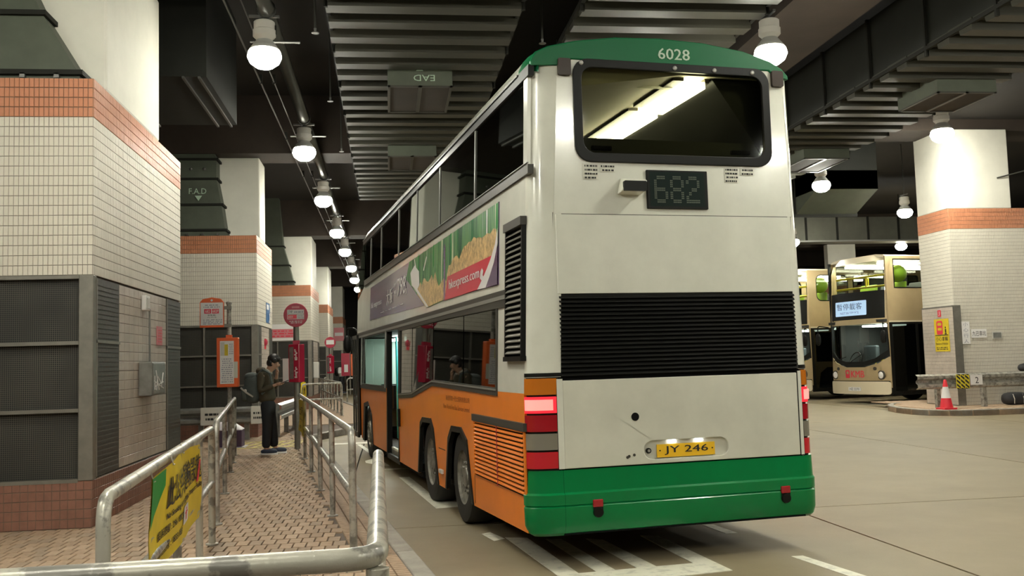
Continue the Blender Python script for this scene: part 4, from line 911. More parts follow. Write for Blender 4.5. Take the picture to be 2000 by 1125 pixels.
        for yw in (3.1, 8.2):
            w_ = MB().lathe([(.28, 0), (.45, -.01), (.48, .05), (.48, .26), (.28, .28)], (0, 0, 0), 28, 'x', False)
            w_.v = [(sx * (1.15 - x), y + yw, z + .48) for x, y, z in w_.v]; o = w_.build('wheel', m_rubber, t, smooth=.5)
            MB().lathe([(.05, -.02), (.28, .02), (.28, .1)], (sx * 1.08, yw, .48), 20, 'x').build('rim', m_rim, o)
    MB().prism([(-1.2, 4.33), (-1.1, 4.4), (-.8, 4.44), (.8, 4.44), (1.1, 4.4), (1.2, 4.33)], .3, L, lambda x, z, y: (x, y, z)).build('roof', m_cream, t)
    MB().box(-1.2, 1.2, L - .05, L, .3, 4.35).build('rear_panel', m_gold, t); MB().box(-1.2, 1.2, .5, L, .3, .42).build('lower_floor', m_int, t); MB().box(-1.2, 1.2, .1, L, 2.42, 2.5).build('upper_floor', m_int, t)
    MB().box(-1.15, 1.15, .5, L - .1, 4.26, 4.3).build('upper_ceiling', m_intc, t); MB().box(-1.2, -1.14, .5, L, .4, 2.4).build('offside_lining', m_int, t); MB().box(-1.15, 1.15, 4.6, 4.65, 2.5, 4.25).build('deck_bulkhead', m_int, t)
    # inside: rails, seats, lights
    for z in (3.5, 3.82): MB().tube([(-1.1, .42, z), (1.1, .42, z)], .032, 8).build('front_rail', m_yell, t)
    MB().tube([(.2, .42, 3.5), (.2, .42, 3.82)], .03, 8).build('front_rail', m_yell, t)
    for y in (1.4, 3.4): MB().tube([(.55, y, 2.5), (.55, y, 4.25)], .02, 8).build('grab_pole', m_yell, t)
    for y in (.95, 1.75, 2.6, 3.5):
        for x in (.35, -.85): MB().hexa([(x, y, 2.9), (x + .8, y, 2.9), (x + .8, y + .1, 2.9), (x, y + .1, 2.9)], [(x + .05, y + .14, 3.62), (x + .75, y + .14, 3.62), (x + .75, y + .2, 3.62), (x + .05, y + .2, 3.62)]).build('seat_back', m_seat if y > 1 else m_seatgreen, t, bevel=.03)
    MB().ball((.95, .95, 3.85), (.22, .3, .26), 12, 8).build('headrest', m_seatgreen, t, smooth=True)
    for y0, y1 in ((.5, 2.0), (2.6, 4.2)):
        for x in (-.7, .7): MB().box(x - .09, x + .09, y0, y1, 4.16, 4.22).build('ceiling_light', m_tube, t)
    MB().box(-.5, .5, .8, 1.6, 2.32, 2.37).build('ceiling_light', m_tubelow, t)
    MB().tube(fillet([(.75, 1.0, 1.0), (.75, .5, 1.3), (.35, .5, 1.3), (.3, .5, 1.0)], .1), .025, 8).build('cab_rail', m_yell, t); MB().tube([(.6, .9, .4), (.6, .9, 2.35)], .02, 8).build('grab_pole', m_yell, t); MB().tube([(1.0, 1.9, .4), (1.0, 1.9, 1.25), (1.0, 1.3, 1.25)], .02, 8).build('grab_pole', m_yell, t)
    sw_ = MB(); pts = [(-.5 + .22 * math.cos(a), .48 + .08 * math.sin(a), 1.35 + .2 * math.sin(a)) for a in [2 * PI * k / 18 for k in range(19)]]; sw_.tube(pts, .016, 6).build('steering_wheel', m_trim, t)
    MB().box(-1.1, 1.1, .2, .45, .5, 1.14).build('dashboard', m_int, t); MB().box(-.95, -.4, 1.2, 1.35, .5, 1.75).build('driver_seat', m_seat, t, bevel=.04)
    for sx in (-1, 1): a_ = MB().tube(fillet([(sx * 1.2, .1, 2.35), (sx * 1.42, -.15, 2.4), (sx * 1.42, -.15, 2.15)], .08), .018, 6).build('mirror_arm', m_black, t); MB().ball((sx * 1.42, -.15, 1.98), (.1, .06, .19), 10, 8, .8).build('mirror_head', m_black, a_)
    return t
RZ = math.radians(-76)
def at_corner(cx, cy): return (cx - 1.25 * math.cos(RZ), cy - 1.25 * math.sin(RZ), 0)
g1 = gold_bus(at_corner(14.92, 27.62), RZ, 'gold double decker facing out beside the stout column, lit blue destination sign', False)
g2 = gold_bus(at_corner(14.45, 32.1), RZ, 'second gold double decker mostly hidden behind the near bus', True)

g1.scale = g2.scale = (1.05, 1.05, 1.05)
# ------------------------------------------------------------------ traffic island, stout column, barrier, cone
isl = T('traffic_island', 'brick paved traffic island with rounded concrete kerb', 'traffic island', (15, 25, 0), kind='structure')
io = [(14.6, 26.4), (14.05, 25.9), (13.62, 25.1), (13.36, 24.2), (13.28, 23.3), (13.4, 22.7), (13.7, 22.3), (14.2, 22.1), (15.6, 22.05), (24, 22.2), (24, 27.2), (15.2, 27.2)]
MB().prism([(x - 15, y - 25) for x, y in io], -.01, .125).build('island_slab', m_brick[1], isl)
for i in range(9):
    kerb_run((io[i][0] - 15, io[i][1] - 25), (io[i + 1][0] - 15, io[i + 1][1] - 25), .16, isl, .8, .15)
m = MB()
for i in range(70):
    for j in range(22):
        x, y = 13.75 + i * .112, 22.32 + j * .224 + (.112 if i % 2 else 0)
        if x < 14.2 and (y < 22.6 or y > 25.3): continue
        if x > 20: continue
        m.tile((x - 15, y - 25, .125), (1, 0, 0), (0, 1, 0), (0, 0, 1), .105, .216, .02)
m.build('brick_field', m_brick[2], isl, kind='stuff', fix=False)
sc = T('tiled_column', 'stout tiled column on the island, white top glaring under a lamp', 'column', (15.0, 23.9, .15), kind='structure')
Dp = 1.5
MB().box(0, 4.5, 0, Dp, 0, 5.27).build('core', m_grout, sc)
m = MB(); tilesheet(m, (0, 0, 0), (1, 0, 0), (0, -1, 0), 4.5, 0, 4.72, .0475, .095); tilesheet(m, (0, Dp, 0), (0, -1, 0), (-1, 0, 0), Dp, 0, 4.72, .0475, .095); m.build('tile_field', m_tile, sc, kind='stuff', fix=False)
m = MB(); tilesheet(m, (0, 0, 0), (1, 0, 0), (0, -1, 0), 4.5, 4.72, 5.27, .0475, .11, .01); tilesheet(m, (0, Dp, 0), (0, -1, 0), (-1, 0, 0), Dp, 4.72, 5.27, .0475, .11, .01); m.build('band_tile_field', m_band, sc, kind='stuff', fix=False)
MB().box(.01, 1.87, .01, Dp, 5.27, 7.45).build('shaft', m_plaster, sc, bevel=.02)
pb = MB().box(-.1, .15, -.06, Dp - .1, 0, 2.66).build('door_box', m_steel, sc); m = MB(); tilesheet(m, (-.1, Dp - .12, 0), (0, -1, 0), (-1, 0, 0), Dp - .02, .02, 2.62, .06, .095); m.build('tile_field', m_tile2, pb, kind='stuff', fix=False)
MB().tube([(1.5, .0, 6.1), (3.0, -.3, 6.45)], .02, 6).build('stay_rod', m_rodm, sc)
# poster: double decker drawing and a walker, warning text
po = T('poster', 'yellow warning poster with a red bus drawing on the stout column', 'poster', (14.893, 24.35, 2.03)); N = (-1, 0, 0)
MB().box(-.012, 0, -.34, .34, -.44, .44).build('sheet', m_yban, po)
def pq(y0, y1, z0, z1, mat, name): return MB().box(-.018, -.013, y0, y1, z0, z1).build(name, mat, po)
m = MB(); m.plate([rrect(-.06, .22, .02, .39, .05), rrect(-.02, .18, .26, .34, .03), rrect(-.02, .18, .13, .2, .02)], .005, lambda y, z, q: (-.018 + q, y, z)); m.build('bus_drawing', m_inkred, po)
m = MB(); m.box(-.018, -.013, -.22, -.17, .06, .16); m.ball((-.0155, -.195, .2), (.003, .025, .03), 8, 6); m.box(-.018, -.013, -.24, -.15, .02, .05); m.build('walker_drawing', m_ink, po); pq(-.3, .3, -.01, .01, m_ink, 'rule')
text('lettering', '小心車輛', (-.017, .28, -.16), (0, -1, 0), (0, 0, 1), .56, .12, m_ink, po); text('lettering', 'Beware of Vehicles', (-.017, .28, -.26), (0, -1, 0), (0, 0, 1), .56, .06, m_ink, po)
lines('print', (-.017, .27, -.4), (0, -1, 0), (0, 0, 1), .54, .09, 2, m_ink, po)
b = T('letter_plate', 'small red and white letter plate above the yellow poster', 'sign', (14.893, 24.42, 2.62)); MB().box(-.01, 0, -.07, .07, -.09, .09).build('plate', m_inkred, b); text('lettering', 'J', (-.0125, .03, -.06), (0, -1, 0), (0, 0, 1), .06, .12, m_paper, b, bold=2)
def sgn(name, x0, x1, z0, z1, label, s, vert=False, mat=m_paper, ink=m_ink):
    b = T(name, label, 'sign', ((x0 + x1) / 2, 23.89, (z0 + z1) / 2)); w_, h_ = (x1 - x0) / 2, (z1 - z0) / 2
    MB().box(-w_, w_, -.015, 0, -h_, h_).build('board', mat, b)
    if s and not vert: text('lettering', s, (-w_ * .88, -.0175, -h_ * .6), (1, 0, 0), (0, 0, 1), 2 * w_ * .88, h_ * 1.2, ink, b)
    elif s:
        n = len(s)
        for i, c in enumerate(s): text('lettering', c, (-w_ * .6, -.0175, h_ - (i + .85) * 2 * h_ / n), (1, 0, 0), (0, 0, 1), 1.2 * w_, 2 * h_ / n * .7, m_inkgrey, b)
    return b
sgn('notice_sign', 15.17, 15.40, 1.77, 2.37, 'tall white sign of four characters at the edge of the stout column', '小心行人', True)
sgn('notice_sign', 15.44, 15.88, 1.93, 2.16, 'wide white sign with black characters on the stout column', '九巴車坑')
b = sgn('notice_sign', 16.04, 16.32, 1.89, 2.08, 'small grey plate furthest along on the stout column', None, mat=m_house); MB().box(-.115, .115, -.02, -.015, -.07, .07).build('inset', m_greybox, b)
# W-beam barrier
def wbeam(pts, z0, z1, label, posts, group=None, mat=m_galv):
    o = Vector(pts[0]); t = T('crash_barrier', label, 'barrier', (o.x, o.y, PZ))
    h = z1 - z0; pf = [(0, 0), (-.04, .08), (-.09, .12), (-.09, .3), (-.04, .38), (0, .44), (0, .56), (-.04, .62), (-.09, .7), (-.09, .88), (-.04, .92), (0, 1)]
    for i in range(len(pts) - 1):
        a, b = Vector(pts[i]), Vector(pts[i + 1]); d = (b - a).normalized(); nr = Vector((d.y, -d.x, 0))   # faces right of travel
        sec = lambda p, off: [p - o + nr * (-q[0] - off) + Vector((0, 0, z0 + q[1] * h - PZ)) for q in pf]
        n = len(pf); m = MB()
        A, B, A2, B2 = sec(a, 0), sec(b, 0), sec(a, .008), sec(b, .008)
        m.add(A + B + A2 + B2, [(k, k + 1, n + k + 1, n + k) for k in range(n - 1)] + [(2 * n + k, 3 * n + k, 3 * n + k + 1, 2 * n + k + 1) for k in range(n - 1)] + [(k, 2 * n + k, 2 * n + k + 1, k + 1) for k in range(n - 1)] + [(n + k, n + k + 1, 3 * n + k + 1, 3 * n + k) for k in range(n - 1)] + [(0, n, 3 * n, 2 * n), (n - 1, 3 * n - 1, 4 * n - 1, 2 * n - 1)])
        m.build('beam', mat, t, smooth=.9)
    for x, y in posts: MB().box(x - o.x - .05, x - o.x + .05, y - o.y - .06, y - o.y + .06, 0, z1 - PZ - .02).build('post', mat, t)
    return t
wb = wbeam([(13.33, 23.1, 0), (20, 23.1, 0)], .64, 1.02, 'grey steel crash barrier on the island in front of the stout column', [(13.95, 23.18), (15.22, 23.18), (16.6, 23.18), (18, 23.18), (19.4, 23.18)])
hz = MB().box(14.37 - 13.33, 14.72 - 13.33, -.125, -.1, .63 - PZ, 1.0 - PZ).build('hazard_plate', m_yell, wb)
m = MB()
for r_ in range(3):
    for k in range(-1, 6):
        x0 = 14.37 - 13.33 + .1166 * r_; z0 = .63 - PZ + .11 * k
        q = [(x0, z0 + .085), (x0 + .1, z0), (x0 + .1, z0 + .055), (x0, z0 + .14)]
        q = [(x, min(max(z, .63 - PZ), 1.0 - PZ)) for x, z in q]
        m.plate([q], 0, lambda x, z, w_: (x, -.128, z))
m.build('hazard_stripe', m_ink, hz, kind='stuff', fix=False)
np_ = MB().box(14.75 - 13.33, 15.08 - 13.33, -.125, -.1, .72 - PZ, .97 - PZ).build('number_board', m_paper, wb); text('lettering', '2', (14.88 - 13.33, -.1275, .76 - PZ), (1, 0, 0), (0, 0, 1), .09, .16, m_ink, np_, bold=2)
co = T('traffic_cone', 'red and white traffic cone on the island kerb before the barrier', 'cone', (13.83, 22.62, .15))
MB().prism(rrect(-.19, .19, -.19, .19, .04, 3), 0, .04).build('cone_base', m_cone, co); MB().lathe([(.155, .04), (.115, .28)], n=24).build('cone_body', m_cone, co, smooth=.5); MB().lathe([(.115, .28), (.065, .56)], n=24).build('white_sleeve', m_paper, co, smooth=.5); MB().lathe([(.065, .56), (.035, .73), (.02, .74)], n=24).build('cone_tip', m_cone, co, smooth=.5)
k = T('rucksack', 'dark rucksack slumped on top of the crash barrier', 'bag', (16.55, 23.22, 1.03)); MB().ball((0, 0, .08), (.28, .14, .12), 14, 8, .8).build('bag_body', m_junk, k, smooth=True); MB().ball((.22, -.02, .05), (.14, .1, .07), 10, 6).build('pocket', m_purpbox, k, smooth=True); MB().tube([(-.2, -.1, .1), (-.05, -.16, .2), (.1, -.1, .16)], .012, 6).build('strap', m_trim, k)
for i, (x, l, s) in enumerate(((16.3, 'dark bundle lying on the paving behind the barrier post', 1), (17.0, 'dark bundle furthest along behind the barrier', 1.3))):
    k = T('bundle', l, 'bag', (x, 23.5, .145), group='bundles behind the barrier'); MB().ball((0, 0, .16 * s), (.34, .2, .17 * s), 14, 8, .7).build('bundle_body', m_junk, k, smooth=True)
    for q in (-.15, .12): MB().tube([(q, -.2, .04), (q, -.215, .16 * s), (q, -.15, .28 * s)], .012, 6).build('strap', m_strap, k)
# far column behind the gold bus
fc = T('tiled_column', 'distant white topped column above the roof of the gold bus', 'column', (19.3, 40, 0), kind='structure'); MB().box(0, 1.3, 0, .35, 4.5, 6.4).build('shaft', m_plaster, fc); MB().box(-.4, 1.9, -.3, 2, 4.2, 4.55).build('band', m_band, fc); MB().box(-.4, 1.9, -.3, 2, 0, 4.2).build('tile_body', m_tile, fc)
fc = T('tiled_column', 'distant column with a red brown band by the first gold bus', 'column', (17.2, 45, 0), kind='structure'); MB().box(-1, .3, 0, 1.4, 4.9, 6.4).build('shaft', m_ductside, fc); MB().box(-1, .5, -.1, 1.5, 4.35, 4.9).build('band', m_band, fc); MB().box(-1, .5, -.1, 1.5, 0, 4.35).build('tile_body', m_tile, fc)

# ------------------------------------------------------------------ queue railings
def rail(a, b, label, posts, z0=PZ, top=1.15, mid=.68, ends=(True, True), r=.03, mat=m_galv, rp=.028, midends=(.0, .0), group='queue railings'):
    a, b = Vector((*a, 0)), Vector((*b, 0)); d = (b - a).normalized(); L = (b - a).length
    t = T('queue_railing', label, 'railing', (a.x, a.y, z0), group=group)
    P = lambda s_, z: (d * s_) + Vector((0, 0, z - z0))
    pts = ([P(0, z0)] if ends[0] else []) + [P(0, top), P(L, top)] + ([P(L, z0)] if ends[1] else [])
    MB().tube(fillet(pts, .13), r, 12).build('top_rail', mat, t, smooth=.8)
    MB().tube([P(midends[0], mid), P(L - midends[1], mid)], r * .95, 12).build('middle_rail', mat, t, smooth=.8)
    for s_ in posts: MB().tube([P(s_, z0), P(s_, top - .01)], rp, 10).build('post', mat, t, smooth=.8)
    for s_ in list(posts) + ([0] if ends[0] else []) + ([L] if ends[1] else []): MB().lathe([(.055, 0), (.055, .012), (.035, .016)], P(s_, z0), 12).build('foot_collar', mat, t)
    return t
# near foreground corner rail
t = T('queue_railing', 'chipped cream corner railing closest to the viewer', 'railing', (-.04, 2.62, PZ), group='queue railings')
MB().tube(fillet([(-1.6, -.05, 1.0), (.0, .0, 1.0), (-.03, 3.08, 1.0), (-.03, 3.1, 0)], .1, 6), .031, 16).build('top_rail', m_galv2, t, smooth=.8)
MB().tube([(0, .02, 0), (0, .02, .97)], .031, 14).build('post', m_galv2, t, smooth=.8); MB().tube([(-1.6, -.05, .55), (0, 0, .55), (-.03, 3.08, .55)], .03, 12).build('middle_rail', m_galv2, t); MB().tube([(-1.5, -.05, 0), (-1.5, -.05, 1)], .031, 12).build('post', m_galv2, t)
rl1 = rail((-1.165, 4.15), (-1.55, 8.75), 'worn queue railing with the yellow no smoking banner tied on', [2.3, 3.6], mat=m_galv2, midends=(.3, 0))
rail((-1.70, 9.85), (-2.72, 17.6), 'queue railing leading from the banner railing to the orange pole', [2.4, 4.9, 6.4], mat=m_galv)
rail((-.30, 7.75), (-1.66, 18.4), 'queue railing beside the kerb running to the round red sign', [2.3, 4.4, 6.6, 8.7], ends=(True, False), mid=.66)
rail((-2.62, 29.6), (-1.45, 30.2), 'short railing crossing the platform beyond the round red sign', [], ends=(True, True))
rail((-1.5, 30.6), (-3.0, 43), 'long far railing running along the third column', [1.6, 3.2, 4.8, 6.4, 8, 9.6, 11.2], ends=(True, True))
rail((-2.9, 44.5), (-3.3, 54.6), 'farthest railing near the distant waiting man', [2, 4, 6, 8, 10])
rail((-1.75, 41), (-1.2, 41.1), 'far short railing close to the bus mirror', [.3])
# banners
def banner(name, o, d, W, z0, z1, label, cols=m_yban, seed=1, main=True):
    o = Vector(o); d = Vector(d).normalized(); n = Vector((-d.y, d.x, 0)); t = T(name, label, 'banner', (o.x, o.y, z0))
    nu, nv = 16, 8
    f = lambda a, b, e=0: d * (W * a) + n * (.012 * math.sin(a * 9 + b * 2) + .01 * math.sin(b * 5 + a * 3) + e) + Vector((0, 0, (z1 - z0) * b + (.03 * math.sin(a * 3) if b > .9 else 0)))
    m = MB(); vs = [f(i / nu, j / nv, e) for e in (0, .003) for j in range(nv + 1) for i in range(nu + 1)]; N_ = (nu + 1) * (nv + 1)
    q = [(j * (nu + 1) + i, j * (nu + 1) + i + 1, (j + 1) * (nu + 1) + i + 1, (j + 1) * (nu + 1) + i) for j in range(nv) for i in range(nu)]
    m.add(vs, q + [tuple(N_ + k for k in reversed(x)) for x in q]); m.build('sheet', cols, t, smooth=True, fix=False)
    def bt(s, a0, a1, b0, b1, mat=m_ink, bold=1):
        v2, fs = text2d(s); x0, x1 = min(v[0] for v in v2), max(v[0] for v in v2); y0, y1 = min(v[1] for v in v2), max(v[1] for v in v2)
        mm = MB()
        for k in range(1 + bold): mm.add([f(a0 + (a1 - a0) * (v[0] - x0) / (x1 - x0) + k * .004, b0 + (b1 - b0) * (v[1] - y0) / (y1 - y0), -.006 - .0005 * k) for v in v2], fs)
        return mm.build('lettering', mat, t, fix=False, kind='stuff')
    return t, f, bt
# the sheet faces the waiting lane: read from the viewer's side
bd = Vector((-1.55 + 1.165, 8.75 - 4.15, 0)).normalized()
b0 = Vector((-1.165, 4.15, 0)) + bd * 1.05 + Vector((bd.y, -bd.x, 0)) * .035
t, f, bt = banner('no_smoking_banner', (b0.x, b0.y, 0), bd, 2.25, .58, 1.11, 'yellow no smoking banner tied to the near railing')
# lettering sits on the side seen from the camera (right of travel)
bt('此公共運輸設施', .2, .98, .58, .9, bold=1); bt('No Smoking in this Public Transport Facility', .22, .98, .44, .53); bt('投訴熱線 : 2961 8823', .12, .5, .3, .4); bt('戒煙熱線 : 1833 183', .12, .5, .12, .22)
g_ = [(0, 1), (.17, 1.0), (.16, .86), (.1, .75), (.04, .62), (0, .5)]
m = MB(); m.plate([g_], 0, lambda a, b, w_: f(a, b, -.006)); m.build('green_corner', m_bgreen, t, fix=False)
m = MB(); m.plate([rrect(.52, .65, .2, .42, .02)], 0, lambda a, b, w_: f(a, b, -.006)); m.build('white_badge', m_paper, t, fix=False)
m = MB()
for q in ([(.573, .24), (.598, .24), (.598, .35), (.573, .35)], [(.545, .32), (.625, .32), (.625, .34), (.545, .34)], circ(.585, .375, .014, 8)): m.plate([q], 0, lambda a, b, w_: f(a, b, -.0075))
m.build('figure_mark', m_inkred, t, fix=False)
m = MB(); m.plate([[(.86, .55), (.9, .55), (.98, .8), (.95, .82)]], 0, lambda a, b, w_: f(a, b, -.0085)); m.build('red_slash', m_inkred, t, fix=False)
for a, b in ((.02, .96), (.3, .97), (.62, .97), (.97, .95), (.05, .4), (.1, .03), (.55, .03), (.97, .1)):
    p = f(a, b, -.004); MB().tube([p + Vector((0, .02, 0)), p + Vector((0, -.02, .0)), p + Vector((-.01, -.04, .06 if b > .5 else -.04))], .004, 5).build('cable_tie', m_strap, t)
rd = Vector((-1.66 + .30, 18.4 - 7.75, 0)).normalized(); p0 = Vector((-.30, 7.75, 0)) + rd * 8.0 + Vector((rd.y, -rd.x, 0)) * -.04
t, f, bt = banner('no_smoking_banner', (p0.x, p0.y, 0), rd, 2.2, .56, 1.08, 'small yellow banner on the kerb side railing below the red sign')
def bt2(s, a0, a1, b0, b1, t=t, f=f):
    v2, fs = text2d(s); x0, x1 = min(v[0] for v in v2), max(v[0] for v in v2); y0, y1 = min(v[1] for v in v2), max(v[1] for v in v2)
    MB().add([f(a1 - (a1 - a0) * (v[0] - x0) / (x1 - x0), b0 + (b1 - b0) * (v[1] - y0) / (y1 - y0), .008) for v in v2], fs).build('lettering', m_ink, t, fix=False, kind='stuff')
bt2('禁止吸煙', .2, .9, .55, .85); bt2('No Smoking', .2, .9, .36, .46); bt2('1833 183', .2, .7, .12, .22)
t, f, bt = banner('no_smoking_banner', (-2.62, 29.5, 0), (.15, 1, 0), .6, .6, 1.2, 'narrow yellow banner on the short railing beyond the red sign')
bt('禁止吸煙', .1, .9, .4, .8)

# ------------------------------------------------------------------ bus stop poles
def stop_orange(loc):
    t = T('bus_stop_pole', 'grey pole with orange route plate and orange timetable case', 'bus stop', loc)
    MB().tube([(0, 0, 0), (0, 0, 2.72)], .04, 14).build('pole', m_galv, t, smooth=.8); MB().lathe([(.05, 2.68), (.055, 2.72), (.02, 2.74)], n=14).build('pole_cap', m_galv, t)
    for z in (2.3, 2.62): MB().box(-.12, .05, -.05, -.02, z - .03, z + .03).build('clamp', m_steel, t)
    fl = MB().plate([[(-.50, 2.27), (-.08, 2.27), (-.08, 2.72), (-.13, 2.78), (-.29, 2.81), (-.45, 2.78), (-.50, 2.72)]], .03, lambda x, z, q: (x, -.06 + q, z)).build('route_plate', m_signor, t, bevel=.006)
    sh = MB().box(-.485, -.095, -.066, -.06, 2.31, 2.715).build('route_sheet', m_paper, fl)
    m = MB(); m.box(-.42, -.30, -.07, -.066, 2.52, 2.6); m.box(-.285, -.165, -.07, -.066, 2.52, 2.6); m.build('red_cell', m_inkred, sh)
    text('lettering', '682', (-.40, -.0715, 2.535), (1, 0, 0), (0, 0, 1), .08, .05, m_paper, sh); text('lettering', '682P', (-.275, -.0715, 2.535), (1, 0, 0), (0, 0, 1), .1, .05, m_paper, sh)
    text('lettering', '柴灣(東)', (-.36, -.068, 2.465), (1, 0, 0), (0, 0, 1), .14, .04, m_ink, sh); text('lettering', 'Chai Wan (E)', (-.37, -.068, 2.435), (1, 0, 0), (0, 0, 1), .16, .022, m_ink, sh)
    lines('print', (-.44, -.068, 2.62), (1, 0, 0), (0, 0, 1), .3, .07, 2, m_inkgrey, sh, seed=4); lines('print', (-.47, -.068, 2.32), (1, 0, 0), (0, 0, 1), .36, .1, 4, m_inkgrey, sh, seed=5)
    MB().ball((-.29, -.066, 2.755), (.02, .006, .02), 8, 6).build('badge', m_paper, fl)
    bx = MB().box(-.2, .17, -.13, .06, 1.2, 2.08).build('timetable_case', m_signor, t, bevel=.012); MB().box(-.05, .05, -.05, .05, 2.08, 2.13).build('case_collar', m_signor, bx)
    q = MB().box(-.14, .1, -.138, -.13, 1.26, 2.02).build('timetable_sheet', m_paper, bx); m = MB(); m.box(-.13, -.06, -.142, -.138, 1.76, 2.0); m.build('map_grey', m_house, q); MB().box(-.06, .0, -.142, -.138, 1.76, 1.96).build('map_yellow', m_yban, q); MB().box(.1, .165, -.137, -.13, 1.36, 1.65).build('case_sticker', m_dirty, bx)
    lines('print', (.01, -.1405, 1.78), (1, 0, 0), (0, 0, 1), .08, .2, 6, m_inkgrey, q, seed=6); lines('print', (-.12, -.1405, 1.28), (1, 0, 0), (0, 0, 1), .2, .44, 12, m_inkgrey, q, seed=8)
    return t
def stop_red(loc, label, seed=1, bare=False):
    t = T('bus_stop_pole', label, 'bus stop', loc)
    MB().tube([(0, 0, 0), (0, 0, 2.4)], .055, 14).build('pole', m_steel, t, smooth=.8); MB().tube([(0, 0, 1.98), (0, 0, 2.35)], .035, 12).build('upper_pole', m_alu, t)
    dsc = MB().lathe([(.215, -.018), (.225, -.01), (.225, .01), (.215, .018)], (0, -.05, 2.5), 40, 'y').build('route_disc', m_signred, t)
    if True:
        sh = MB().box(-.155, .155, -.076, -.068, 2.42, 2.6).build('route_sheet', m_paper, dsc)
        if not bare:
            text('lettering', '274P', (-.145, -.078, 2.535), (1, 0, 0), (0, 0, 1), .09, .05, m_ink, sh); lines('print', (-.03, -.078, 2.53), (1, 0, 0), (0, 0, 1), .17, .06, 1, m_inkgrey, sh, seed=3); lines('print', (.03, -.078, 2.43), (1, 0, 0), (0, 0, 1), .12, .07, 2, m_inkgrey, sh, seed=9)
            MB().box(-.145, .02, -.079, -.076, 2.43, 2.505).build('red_cell', m_inkred, sh); text('lettering', '680X', (-.135, -.08, 2.445), (1, 0, 0), (0, 0, 1), .09, .045, m_paper, sh); MB().box(-.155, .155, -.078, -.076, 2.512, 2.517).build('rule', m_ink, sh)
            MB().box(-.07, .07, -.074, -.068, 2.63, 2.665).build('header_strip', m_pink, dsc); lines('print', (-.12, -.07, 2.34), (1, 0, 0), (0, 0, 1), .24, .06, 2, m_paper, dsc, seed=2)
    bx = MB().box(-.12, .12, -.09, .09, 1.24, 1.95, T=Matrix.Rotation(math.radians(-32), 4, 'Z')).build('timetable_case', m_signred, t, bevel=.012); MB().box(-.06, .06, -.06, .06, 1.95, 2.02).build('case_collar', m_signred, bx)
    RT = Matrix.Rotation(math.radians(-32), 4, 'Z')
    MB().box(-.09, .0, -.1, -.09, 1.3, 1.9, T=RT).build('timetable_sheet', m_greybox, bx); m = MB(); rr = random.Random(seed)
    for k in range(14): z = 1.32 + .03 * k + (.12 if k > 6 else 0); x = rr.uniform(.02, .05); m.box(x, x + rr.uniform(.02, .06), -.097, -.09, z, z + .026, T=RT)
    m.build('torn_sticker', m_paper, bx, kind='stuff')
    return t
stop_orange((-2.83, 17.75, PZ))
stop_red((-1.72, 18.5, PZ), 'grey pole with round red route disc and red timetable case')
t = T('paper_notice', 'blank white notice hanging left of the red timetable case', 'notice', (-1.9, 18.62, 1.62)); MB().box(-.09, .09, 0, .006, -.22, .22).build('sheet', m_paper, t); MB().tube([(.09, .003, .1), (.2, -.05, .1)], .006, 5).build('tie', m_steel, t)
stop_red((-2.36, 40, PZ), 'far round red stop sign seen behind the bus mirror', 5, True)
t = T('bus_stop_pole', 'distant pole with red and orange cases beside the far man', 'bus stop', (-2.05, 52, PZ)); MB().tube([(0, 0, 0), (0, 0, 2.4)], .05, 10).build('pole', m_steel, t); MB().box(-.45, .0, -.1, .1, 1.0, 2.2).build('red_case', m_signred, t); MB().box(.05, .4, -.1, .1, 1.0, 2.15).build('orange_case', m_signor, t); MB().box(-.3, -.1, -.11, -.1, 1.2, 1.6).build('sticker', m_paper, t)
t = T('column_notice', 'small pink notice on the last column', 'sign', (-2.95, 58.97, 3.6)); MB().box(-.3, .3, -.02, 0, -.4, .4).build('board', m_pink, t); MB().box(-.25, .25, -.03, -.02, -.1, .1).build('strip', m_paper, t)
# barrier round the second column, with its sign box
wbeam([(-4.7, 21.3, 0), (-2.45, 21.3, 0)], .5, .86, 'grey crash barrier in front of the second column', [(-4.0, 21.38), (-3.05, 21.38), (-2.5, 21.38)], mat=m_greybox)
wbeam([(-2.4, 21.35, 0), (-2.35, 25.4, 0)], .52, .9, 'grey crash barrier along the lane side of the second column', [(-2.47, 21.9), (-2.43, 23.4), (-2.4, 25.1)], mat=m_greybox)
for x, l, s in ((-3.72, 'pale grey lettered plate on the barrier under the orange timetable case', .26), (-2.78, 'smaller pale lettered plate on the barrier behind the man', .16)):
    b = T('barrier_plate', l, 'sign', (x, 21.18, .68)); MB().box(-s, s, -.03, 0, -.19, .19).build('board', m_house, b, bevel=.02); lines('print', (-s * .7, -.034, -.1), (1, 0, 0), (0, 0, 1), s * 1.4, .2, 2, m_ink, b, seed=int(s * 100))
b = T('storage_box', 'purple box with a white bag slumped on it behind the railing', 'box', (-3.12, 19.4, PZ)); MB().box(-.28, .28, -.2, .2, 0, .34).build('box_body', m_purpbox, b, bevel=.01); MB().hexa([(-.3, -.22, .34), (.3, -.22, .34), (.3, .22, .34), (-.3, .22, .34)], [(-.28, -.05, .5), (.05, -.05, .5), (.1, .15, .48), (-.28, .15, .5)]).build('bag', m_bag, b, bevel=.03); MB().box(-.34, .34, -.26, .26, 0, .02).build('tray', m_bag, b)

